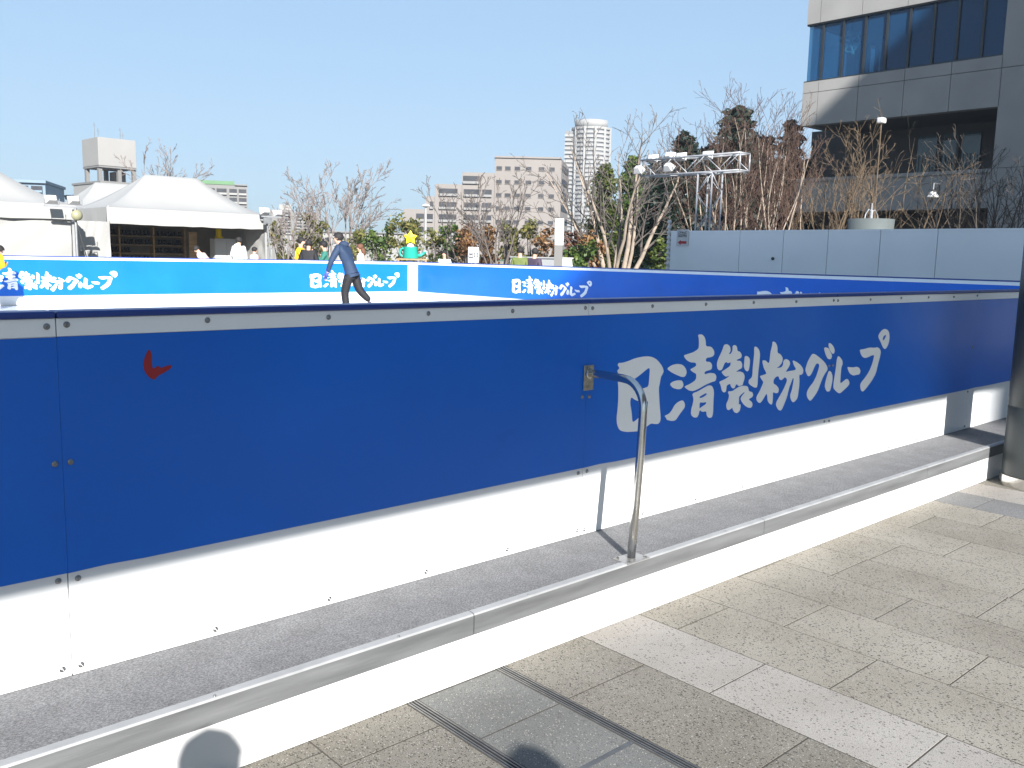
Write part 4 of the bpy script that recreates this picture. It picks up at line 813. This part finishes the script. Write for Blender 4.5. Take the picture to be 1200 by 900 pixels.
def conifer(label, px, top_py, D, wpx, lm, seed, n=9000, bark='bark_dark', bot=.12, leaf=.11):
    q = at_d(px, 300, D); H = at_d(px, top_py, D).z-GT; Wd = wpx/FPX*D; rn = random.Random(seed)
    t = thing('conifer_tree', label, 'tree', (q.x, q.y, GT), 0, 'evergreen trees beyond the rink'); tk = MB(); cr = MB()
    tk.tube([(0, 0, -.02), (.05, .03, H*.5), (0, 0, H*.97)], [.02*H, .012*H, .01], 7); whorls = 24
    for wi in range(whorls*6):
        f = bot+(1-bot)*rn.random()**.85; z = H*f; Rr = Wd/2*(max(0, 1-f)**(.5 if lm == M['leaf_dark'] else .7)*1.05+.08)*rn.uniform(.7, 1.25)
        nb = 1
        for b in range(nb):
            a = rn.random()*6.283; L = Rr*rn.uniform(.55, 1.2); dr = rn.uniform(-.25, .2); tip = Vector((math.cos(a)*L, math.sin(a)*L, z+dr*L)); rt_ = Vector((0, 0, z))
            tk.tube([rt_, rt_.lerp(tip, .5)+Vector((0, 0, -.03*L)), tip], [.018, .012, .005], 3, cap=False)
            for k in range(int(n/(whorls*6.2))):
                s = rn.random()**.65; c = rt_.lerp(tip, s); sc2 = .16*L+.10
                cr.leaf(c+Vector((rn.gauss(0, sc2*.6), rn.gauss(0, sc2*.6), rn.gauss(0, sc2*.36))), leaf, rn, .35)
    tk.build('trunk', M[bark], t); cr.build('crown', lm, t)
conifer('bright yellow green conifer behind the pale splayed tree', 706, 196, 36, 66, M['leaf_bright'], 1); conifer('green conifer directly behind the stems of the pale splayed tree', 736, 186, 38, 62, M['leaf_green'], 2)
conifer('low dark conifer in the gap left of the hoarding', 762, 232, 35, 70, M['leaf_dark'], 3, 6000)
for i, (px, tp, D, wd, lb) in enumerate(((768, 190, 44, 60, 'dark conifer left of the lighting truss'), (796, 160, 46, 56, 'dark conifer rising above the left arm of the lighting truss'), (826, 176, 48, 60, 'dark conifer directly behind the truss tower'), (856, 128, 46, 70, 'tallest dark conifer behind the reddish leafless row'), (888, 164, 48, 64, 'dark conifer between the tallest one and the building'), (918, 146, 47, 46, 'dark conifer close to the building corner'), (748, 214, 43, 60, 'dark conifer in the gap behind the pale splayed tree'), (940, 190, 62, 50, 'dark conifer partly hidden by the building corner'))):
    conifer(lb, px, tp, D, wd*1.3, M['leaf_dark'], 20+i, 7000, leaf=.2)
def shrub(label, px, top_py, D, wpx, lm, seed, n=1500, leaf=.11):
    q = at_d(px, 300, D); H = at_d(px, top_py, D).z-GT; Wd = wpx/FPX*D/2; rn = random.Random(seed)
    t = thing('shrub', label, 'shrub', (q.x, q.y, GT), 0, 'shrubs along the fence beyond the rink'); st_ = MB(); cr = MB(); cl = []
    for i in range(11):
        a = rn.random()*6.283; rr = Wd*math.sqrt(rn.random())*.85; z = H*rn.uniform(.35, .93); c = Vector((math.cos(a)*rr, math.sin(a)*rr*.7, z)); cl.append((c, Wd*rn.uniform(.22, .46)))
        b = Vector((c.x*.25, c.y*.25, -.02)); st_.tube([b, b.lerp(c, .5)+Vector((0, 0, .1*H)), c], [.03, .02, .008], 4, cap=False)
    for k in range(n):
        c, r = rn.choice(cl); cr.leaf(c+Vector((rn.gauss(0, r*.55), rn.gauss(0, r*.5), rn.gauss(0, r*.5))), leaf, rn)
    st_.build('stem', M['bark_grey'], t); cr.build('foliage', lm, t)
for i, (px, tp, D, wd, m_, lb, n_) in enumerate(((772, 270, 30, 30, 'leaf_bright', 'bright green shrub tucked in at the left end of the hoarding', 500), (330, 252, 38, 26, 'leaf_olive', 'sparse olive shrub right of the open tent', 420), (364, 246, 38, 44, 'leaf_olive', 'olive shrub behind the person in yellow', 1000), (412, 262, 38, 40, 'leaf_olive', 'sparse olive shrub behind the skater', 600), (444, 256, 38, 40, 'leaf_green', 'green shrub just right of the skater', 1100),
        (478, 258, 38, 46, 'leaf_olive', 'olive shrub behind the yellow star', 1300), (510, 264, 39, 30, 'leaf_olive', 'thin olive shrub beside the white lamp post', 600), (530, 258, 38, 34, 'leaf_green', 'green shrub left of the russet ones', 1200), (548, 260, 37, 36, 'leaf_brown', 'russet shrub left of the white exit board', 1300), (572, 262, 37, 36, 'leaf_brown', 'russet shrub behind the grey leafless tree', 1300),
        (600, 258, 37, 34, 'leaf_olive', 'olive green shrub behind the person in olive', 1300), (622, 260, 37, 40, 'leaf_olive', 'brownish olive shrub left of the pylon', 1300), (640, 266, 36, 34, 'leaf_brown', 'russet shrub directly left of the pylon', 900), (674, 258, 34, 40, 'leaf_red', 'reddish shrub right of the pylon', 1300), (692, 268, 32, 40, 'leaf_brown', 'russet shrub below the bright conifer', 1100), (682, 284, 30, 44, 'leaf_green', 'low green shrub at the foot of the pale splayed tree', 900))):
    shrub(lb, px, tp, D, wd, M[m_], 200+i, n_)

# ---------------------------------------------------------------- far buildings, laid out in metres around a centre
class Far:
    def __init__(s, label, px, D, name='apartment_building', cat='building'):
        q = at_d(px, 300, D); s.c = Vector((q.x, q.y, 0)); s.s = D/FPX; s.px = px; s.h = 450-FPX*math.tan(PIT)+.0218*(px-600)
        s.yaw = math.atan2(-(ray(px, 300).x), ray(px, 300).y); s.t = thing(name, label, cat, (q.x, q.y, 0), s.yaw)
        s.slope = .0218
    def X(s, px): return (px-s.px)*s.s
    def Z(s, py): return CZ+(s.h-py)*s.s
    def box(s, name, m, x0, x1, y0, y1, d0, d1, parent=None, **k):
        z0 = s.Z(y1) if y1 is not None else 0
        return MB().box((s.X(x0), d0, z0), (s.X(x1), d1, s.Z(y0))).build(name, M[m], parent if parent is not None else s.t, **k)
    def opening(s, x0, x1, y0, y1, d, wallm='rail', balc=True):
        w_ = s.box('window', 'window', x0, x1, y0, y1, d-.06, d-.01)
        if balc: s.box('railing', wallm, x0, x1, y1-(y1-y0)*.28, y1+.4, d-.35, d-.07, w_)
        else: s.box('sill', wallm, x0-.3, x1+.3, y1, y1+.5, d-.12, d-.01, w_)
b5 = Far('stepped pinkish apartment block with deep balconies', 590, 125)
b5.box('wall', 'b_pink', 578, 655, 187, None, 0, 16); b5.box('parapet', 'b_pink', 577.5, 655.6, 186, 187.9, -.25, 16)
b5.box('wall', 'b_pink', 541, 577.8, 206, None, -1.2, 12); b5.box('wall', 'b_pink', 510, 540.8, 220, None, -1.6, 10); b5.box('wall', 'b_pink', 499, 509.8, 234, None, -1.6, 9); b5.box('wall', 'b_pink', 474, 498.8, 249, None, -1.8, 9)
side = MB().add([(b5.X(655.2), .3, 0), (b5.X(669), 9, 0), (b5.X(669), 9, b5.Z(190)), (b5.X(655.2), .3, b5.Z(187.5)), (b5.X(655.2), 15, 0), (b5.X(655.2), 15, b5.Z(187.5))], [(0, 1, 2, 3), (1, 4, 5, 2), (3, 2, 5)]).build('side_wall', M['b_pink'], b5.t)
for x0, x1, y0, y1, d in ((542, 561, 210, 218.5, -1.2), (515, 536, 225, 233, -1.6), (543, 561, 225, 233, -1.2), (504.5, 508.5, 240, 248, -1.6), (515, 535, 240, 248, -1.6), (543, 561, 240, 248, -1.2), (489, 498, 254, 262.5, -1.8), (500, 508, 254, 262.5, -1.6), (515, 535, 254, 262.5, -1.6), (543, 560, 254, 262.5, -1.2), (490, 498, 269, 277.5, -1.8), (500, 508.5, 269, 277.5, -1.6), (515, 535, 269, 277.5, -1.6), (543, 560, 269, 277.5, -1.2), (564, 575, 225, 233, -1.2), (564, 575, 240, 248, -1.2), (564, 575, 254, 262, -1.2)): b5.opening(x0, x1, y0, y1, d)
for y in (197.5, 213, 228, 243, 258.5):
    for x in (583, 593, 604, 617, 632, 644): b5.opening(x-3, x+3.2, y, y+4.2, 0, 'b_pink', False)
for y in (194, 209, 224, 239, 254):
    T = MB().add([(b5.X(656.6), 1.05, b5.Z(y+7)), (b5.X(667.5), 7.9, b5.Z(y+7)), (b5.X(667.5), 7.9, b5.Z(y)), (b5.X(656.6), 1.05, b5.Z(y))], [(0, 1, 2, 3)]).build('window', M['window'], b5.t); T.location = (.05, -.09, 0)
b6 = Far('round white tower block with ring balconies far behind the trees', 688, 300, 'tower_block')
R6 = 23.5*b6.s; z6 = b6.Z(152)
MB().lathe([(R6*.93, 0), (R6*.93, z6)], (0, R6, 0), 40).build('wall', M['tower_glass'], b6.t, smooth=True); MB().lathe([(R6*.82, z6), (R6*.82, b6.Z(143.5)), (R6*.7, b6.Z(143.3))], (0, R6, 0), 40).build('roof_drum', M['b_pale'], b6.t, smooth=True)
y = 152.0
while y < 300: MB().lathe([(R6*.94, b6.Z(y+2.6)), (R6, b6.Z(y+2.6)), (R6, b6.Z(y)), (R6*.94, b6.Z(y))], (0, R6, 0), 40).build('balcony', M['b_pale'], b6.t); y += 4.9
for k in range(6):
    a = R(184+62*k/2+6); MB().box((R6*math.cos(a)*.985-.35, R6+R6*math.sin(a)*.985-.3, 0), (R6*math.cos(a)*.985+.35, R6+R6*math.sin(a)*.985+.3, z6)).build('pillar', M['b_pale'], b6.t)
b6.box('wall', 'b_grey', 658, 674, 156, None, 4, 14)
y = 160
while y < 300: b6.box('balcony', 'b_pale', 657.5, 674, y, y+2.6, 3.4, 3.99); y += 4.9
b3 = Far('apartment block with green roof edge rising behind the open tent', 262, 120)
b3.box('wall', 'b_grey', 236, 290, 218, None, 0, 12); b3.box('roof', 'b_roof', 236, 276, 213.8, 218, -.1, 12); b3.box('roof', 'b_grey', 276.1, 290.3, 217, 218.4, -.3, 12.2)
for r_, y in enumerate((222.5, 232.5, 242.5)):
    for x0, x1 in ((245, 254), (256, 267), (270, 278.5), (280.5, 289)): b3.opening(x0, x1, y, y+6.5, 0, 'b_pale')
b2 = Far('building topped by a white square water tank on concrete legs', 134, 75, 'water_tower')
b2.t.rotation_euler.z += R(22); k_ = .93
b2.box('tank', 'b_tank', 134-24*k_, 134+22*k_, 168, 199, -1.6, 1.7, bevel=.03); b2.box('slab', 'b_grey', 134-24*k_, 134+22*k_, 199.3, 201, -1.6, 1.7)
for x in (112.5, 134, 151):
    for d in (-1.4, 1.2): b2.box('leg', 'b_grey', x, x+4, 201.2, 217, d, d+.35)
b2.box('wall', 'b_pink', 139, 152, 203, 217, .2, 1.2); b2.box('roof', 'b_grey', 105, 165, 217.2, 219.5, -3, 3); b2.box('wall', 'b_pale', 106, 164, 219.6, None, -2.8, 2.8)
for x, y0 in ((117, 150), (121, 156), (146, 153), (149, 158)): MB().tube([(b2.X(x), 0, b2.Z(168)), (b2.X(x), 0, b2.Z(y0))], .03, 5).tube([(b2.X(x-2), 0, b2.Z(y0+3)), (b2.X(x+2), 0, b2.Z(y0+3))], .02, 4).build('antenna', M['pole_grey'], b2.t)
b1 = Far('blue grey flat roofed building behind the left tent', 34, 95); b1.t.rotation_euler.z += R(-12)
b1.box('wall', 'b_blue', -14, 55, 216, None, 0, 10); b1.box('roof', 'b_blue', -15, 56.5, 212.6, 215.8, -.4, 10.3)
for x0, x1 in ((16, 24), (26, 37), (40, 52)): b1.opening(x0, x1, 219, 226, 0, 'b_blue'); b1.opening(x0, x1, 230, 237, 0, 'b_blue')
bz = Far('low dark roof showing between the left and middle tents', 96, 80, 'house', 'house'); bz.box('wall', 'b_blue', 84, 118, 229, None, 0, 8)
MB().add([(bz.X(80), -.5, bz.Z(231)), (bz.X(120), -.5, bz.Z(229)), (bz.X(120), 4, bz.Z(219)), (bz.X(86), 4, bz.Z(227)), (bz.X(80), 8, bz.Z(231)), (bz.X(120), 8, bz.Z(229))], [(0, 1, 2, 3), (3, 2, 5, 4), (0, 3, 4), (1, 5, 2), (0, 4, 5, 1)]).build('roof', M['b_blue'], bz.t)
bz.box('chimney', 'b_blue', 102, 111, 217, 223, 3, 5)
b4 = Far('pale low apartment block right of the open tent', 340, 140)
b4.box('wall', 'b_grey', 312, 345, 247, None, 0, 10); b4.box('wall', 'b_pale', 328, 342, 240.5, 246.9, 1, 8); b4.box('wall', 'b_grey', 345.2, 374, 248.5, None, 1, 10)
for y in (250, 257, 264, 271):
    for x0, x1 in ((328.5, 333), (335, 341), (347, 354), (356, 364)): b4.opening(x0, x1, y, y+3.4, 0 if x1 < 345 else 1, 'b_pale')
bw = Far('long pale low building behind the shrubs and slat fence', 440, 150); bw.box('wall', 'b_pale', 376, 474, 274, None, 0, 10); bw.box('roof', 'b_grey', 375, 474, 272.6, 273.9, -.4, 10)
for x in range(382, 470, 11): bw.opening(x, x+6, 280, 285, 0, 'b_pale', False)

# ---------------------------------------------------------------- the large building on the right (facade in the plane x = 40)
XB = 40.0; Yf = lambda px, py=150: at_x(px, py, XB).y; Zf = lambda px, py: at_x(px, py, XB).z
ob = thing('office_building', 'large concrete building with a dark blue window band over a shaded recess', 'building', (XB, 23.4, GT))
Yl = lambda y: y-23.4; zL = lambda z: z-GT
yL = Yf(938, 147); yR = -2.0; z_wt, z_wb, z_lb = Zf(945, 29.3), Zf(942, 97), Zf(938, 148); yP = Yf(1169, 125)
z_l2, z_l3 = Zf(930, 210), Zf(930, 249)
def fac(name, m, y0, y1, z0, z1, x0=0, x1=.5, parent=None, **k):
    y0, y1 = max(y0, y1), min(y0, y1); return MB().box((x0, Yl(y1), zL(z0)), (x1, Yl(y0), zL(z1))).build(name, M[m], parent if parent is not None else ob, **k)
ju = [yL]+[Yf(px, 18) for px in (961.5, 1010, 1063, 1118, 1175)]+[yR]
for i in range(len(ju)-1): fac('wall_panel', 'concrete', ju[i]-.012, ju[i+1]+.012, z_wt, z_wt+7, .0, .5)
jl = [yL]+[Yf(px, 140) for px in (956.5, 1003, 1056, 1110, 1169)]
zj = z_wb-.5
for i in range(len(jl)-1): fac('wall_panel', 'concrete', jl[i]-.012, jl[i+1]+.012, z_lb, zj-.012, 0, .5); fac('wall_panel', 'concrete', jl[i]-.012, jl[i+1]+.012, zj+.012, z_wb, 0, .5)
for z0, z1 in ((.3, z_l2), (z_l2+.02, zj-.012), (zj+.012, z_wt-.01)): fac('wall_panel', 'concrete', yP-.012, yR, z0, z1, 0, .5)
fac('joint_backing', 'dark', yL-.05, yR, z_lb+.05, z_wb-.05, .3, .55) ; fac('joint_backing', 'dark', yL-.05, yR, z_wt+.05, z_wt+7, .3, .56)
# window band with the room behind it
ym = [Yf(px, 80) for px in (947, 960.4, 984, 1009.4, 1034.6, 1061, 1089, 1117, 1146.5, 1175)]
for i in range(9):
    w_ = fac('window', 'glass', ym[i]-.04, ym[i+1]+.04, z_wb+.06, z_wt-.06, .2, .215); fac('mullion', 'frame', ym[i+1]+.045, ym[i+1]-.045, z_wb+.06, z_wt-.06, .12, .26, w_)
fac('window_frame', 'frame', yL, ym[9]-.05, z_wb, z_wb+.06, .05, .3); fac('window_frame', 'frame', yL, ym[9]-.05, z_wt-.06, z_wt, .05, .3); fac('corner_window', 'glass', yL-.06, ym[0]+.02, z_wb+.06, z_wt-.06, .2, 8)
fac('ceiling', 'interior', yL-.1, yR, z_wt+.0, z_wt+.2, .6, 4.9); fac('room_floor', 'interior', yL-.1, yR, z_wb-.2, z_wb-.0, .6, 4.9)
Yb = lambda px, py: at_x(px, py, XB+4.8).y
gaps = [(Yb(993, 72), Yb(1003.5, 72)), (Yb(1010, 75), Yb(1015, 75)), (Yb(1018.5, 75), Yb(1025.5, 75)), (Yb(1029, 76), Yb(1032, 76))]; zg = at_x(998, 57, XB+4.8).z
ed = yL-.1
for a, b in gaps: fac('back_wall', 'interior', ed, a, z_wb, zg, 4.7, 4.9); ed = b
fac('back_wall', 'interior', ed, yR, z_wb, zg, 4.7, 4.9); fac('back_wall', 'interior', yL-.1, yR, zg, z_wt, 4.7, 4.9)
# recess
Yr = lambda px, py: at_x(px, py, XB+4).y
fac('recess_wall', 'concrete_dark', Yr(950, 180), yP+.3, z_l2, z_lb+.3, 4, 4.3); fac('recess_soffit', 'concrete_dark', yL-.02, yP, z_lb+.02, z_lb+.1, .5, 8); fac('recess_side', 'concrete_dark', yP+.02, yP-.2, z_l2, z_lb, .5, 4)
for x0, x1 in ((1076, 1098), (1104, 1122), (1128, 1149)):
    w_ = fac('recess_window', 'glass_dim', Yr(x0, 180), Yr(x1, 180), z_l2, at_x(1100, 158, XB+4).z, 3.9, 3.95)
    for k in range(5): yy = Yr(x0+(x1-x0)*(k+.5)/5, 180); fac('bar', 'frame', yy+.02, yy-.02, z_l2, z_l2+1.1, 3.5, 3.53, w_)
fac('door_frame', 'frame', Yr(1102, 180), Yr(1104, 180), z_l2, at_x(1100, 165, XB+4).z, 3.8, 3.89); fac('door_frame', 'frame', Yr(1122, 180), Yr(1125, 180), z_l2, at_x(1100, 165, XB+4).z, 3.8, 3.89); fac('door_frame', 'frame', Yr(1102, 180), Yr(1125, 180), at_x(1100, 165, XB+4).z, at_x(1100, 162, XB+4).z, 3.8, 3.89)
fac('ledge', 'concrete', Yf(930, 210), yP-.0, z_l2-.15, z_l2, -.05, 4)
jb = [Yf(930, 230)]+[Yf(px, 230) for px in (966, 1022, 1076, 1120)]+[yP]
for i in range(len(jb)-1): fac('wall_panel', 'concrete', jb[i]-.012, jb[i+1]+.012, z_l3, z_l2-.16, .02, .5)
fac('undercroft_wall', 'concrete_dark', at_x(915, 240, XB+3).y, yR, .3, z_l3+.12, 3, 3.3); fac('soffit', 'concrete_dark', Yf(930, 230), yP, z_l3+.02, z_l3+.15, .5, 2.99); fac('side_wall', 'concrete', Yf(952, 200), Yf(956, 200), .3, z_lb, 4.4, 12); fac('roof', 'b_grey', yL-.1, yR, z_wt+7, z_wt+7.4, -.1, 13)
fac('side_wall', 'concrete', yL-.02, yL-.4, z_wt, z_wt+7, .5, 12); fac('side_wall', 'concrete', yL-.02, yL-.4, z_lb, z_wb, .5, 12)
# ornament hanging behind the glass
q = at_x(997, 50, XB+1.0); og = thing('hanging_ornament', 'round pale green snowflake ornament hanging behind the dark window band', 'ornament', q)
mo = mat('ornament_green', (.62, .82, .74), .5, .1, 6)
MB().tube([(0, .42*math.cos(a), .42*math.sin(a)) for a in [6.2832*k/24 for k in range(25)]], .05, 6, cap=False).build('ring', mo, og)
sp = MB()
for k in range(6): a = R(60*k+15); sp.tube([(0, 0, 0), (0, .55*math.cos(a), .55*math.sin(a))], .05, 5); sp.ball((0, .5*math.cos(a), .5*math.sin(a)), .09, (1, 1, 1), 8, 6)
sp.build('snowflake', mo, og); MB().tube([(0, 0, .4), (0, 0, z_wt-q.z)], .01, 4).build('cord', M['frame'], og)
# planter tub and lamp before the building
q = at_d(1020, 270, 27); pt = thing('planter_tub', 'round pale planter tub with a little metal fountain just behind the hoarding', 'planter', (q.x, q.y, GT)); zt = at_d(1020, 257, 27).z-GT
MB().lathe([(.5, 0), (.54, .1), (.66, zt), (.60, zt), (.58, zt-.08)], n=28).build('tub', mat('tub_shade_tone', (.10, .115, .115), .5, .08, 3), pt, smooth=True)  # tub colour darkened to stand in for shade that misses it
MB().lathe([(.05, 0), (.05, .35), (.02, .36), (.02, .55)], (-.02, 0, zt-.08), 10).build('spout', M['truss'], pt)
for s in (-1, 1): MB().tube([(0, 0, zt+.22), (s*.2, 0, zt+.28), (s*.38, 0, zt+.12), (s*.42, 0, zt-.06)], .018, 6).build('pipe', M['truss'], pt)
q = at_d(1033, 142, 31); sl = thing('spotlight_post', 'white spotlight on a thin post among the golden trees', 'spotlight', (q.x, q.y, GT)); zz = q.z-GT
MB().tube([(0, 0, 0), (0, 0, zz)], .022, 6).build('post', M['bark_gold'], sl); MB().box((-.15, -.12, zz-.08), (.15, .12, zz+.12)).build('lamp', M['lampwhite'], sl, bevel=.05)
for px, lb in ((1093, 'small pale spotlight before the shaded lower wall, under the door'), (1199, 'small pale spotlight before the shaded wall at the right edge')):
    q = at_d(px, 231, 33); t = thing('wall_spotlight', lb, 'spotlight', q); MB().lathe([(.08, .2), (.1, .18), (.22, 0), (.2, -.02)], n=10).build('shade', M['lampwhite'], t); MB().tube([(0, 0, .2), (0, 0, .5), (.5, 0, .5)], .02, 5).build('arm', M['pole_grey'], t); MB().tube([(.5, 0, .5), (.5, 0, GT-q.z)], .03, 5).build('post', M['dark'], t)

# ---------------------------------------------------------------- air
hz = MB().box((-120, -120, -1.1), (420, 420, 62)).build('haze'); tag(hz, kind='stuff'); hm = bpy.data.materials.new('haze'); hm.use_nodes = True; t = hm.node_tree
t.nodes.remove(t.nodes['Principled BSDF']); pv_ = t.nodes.new('ShaderNodeVolumePrincipled'); pv_.inputs['Color'].default_value = (.82, .90, 1, 1); pv_.inputs['Density'].default_value = .0007; pv_.inputs['Anisotropy'].default_value = .2
t.links.new(pv_.outputs[0], t.nodes['Material Output'].inputs['Volume']); hz.data.materials.append(hm)
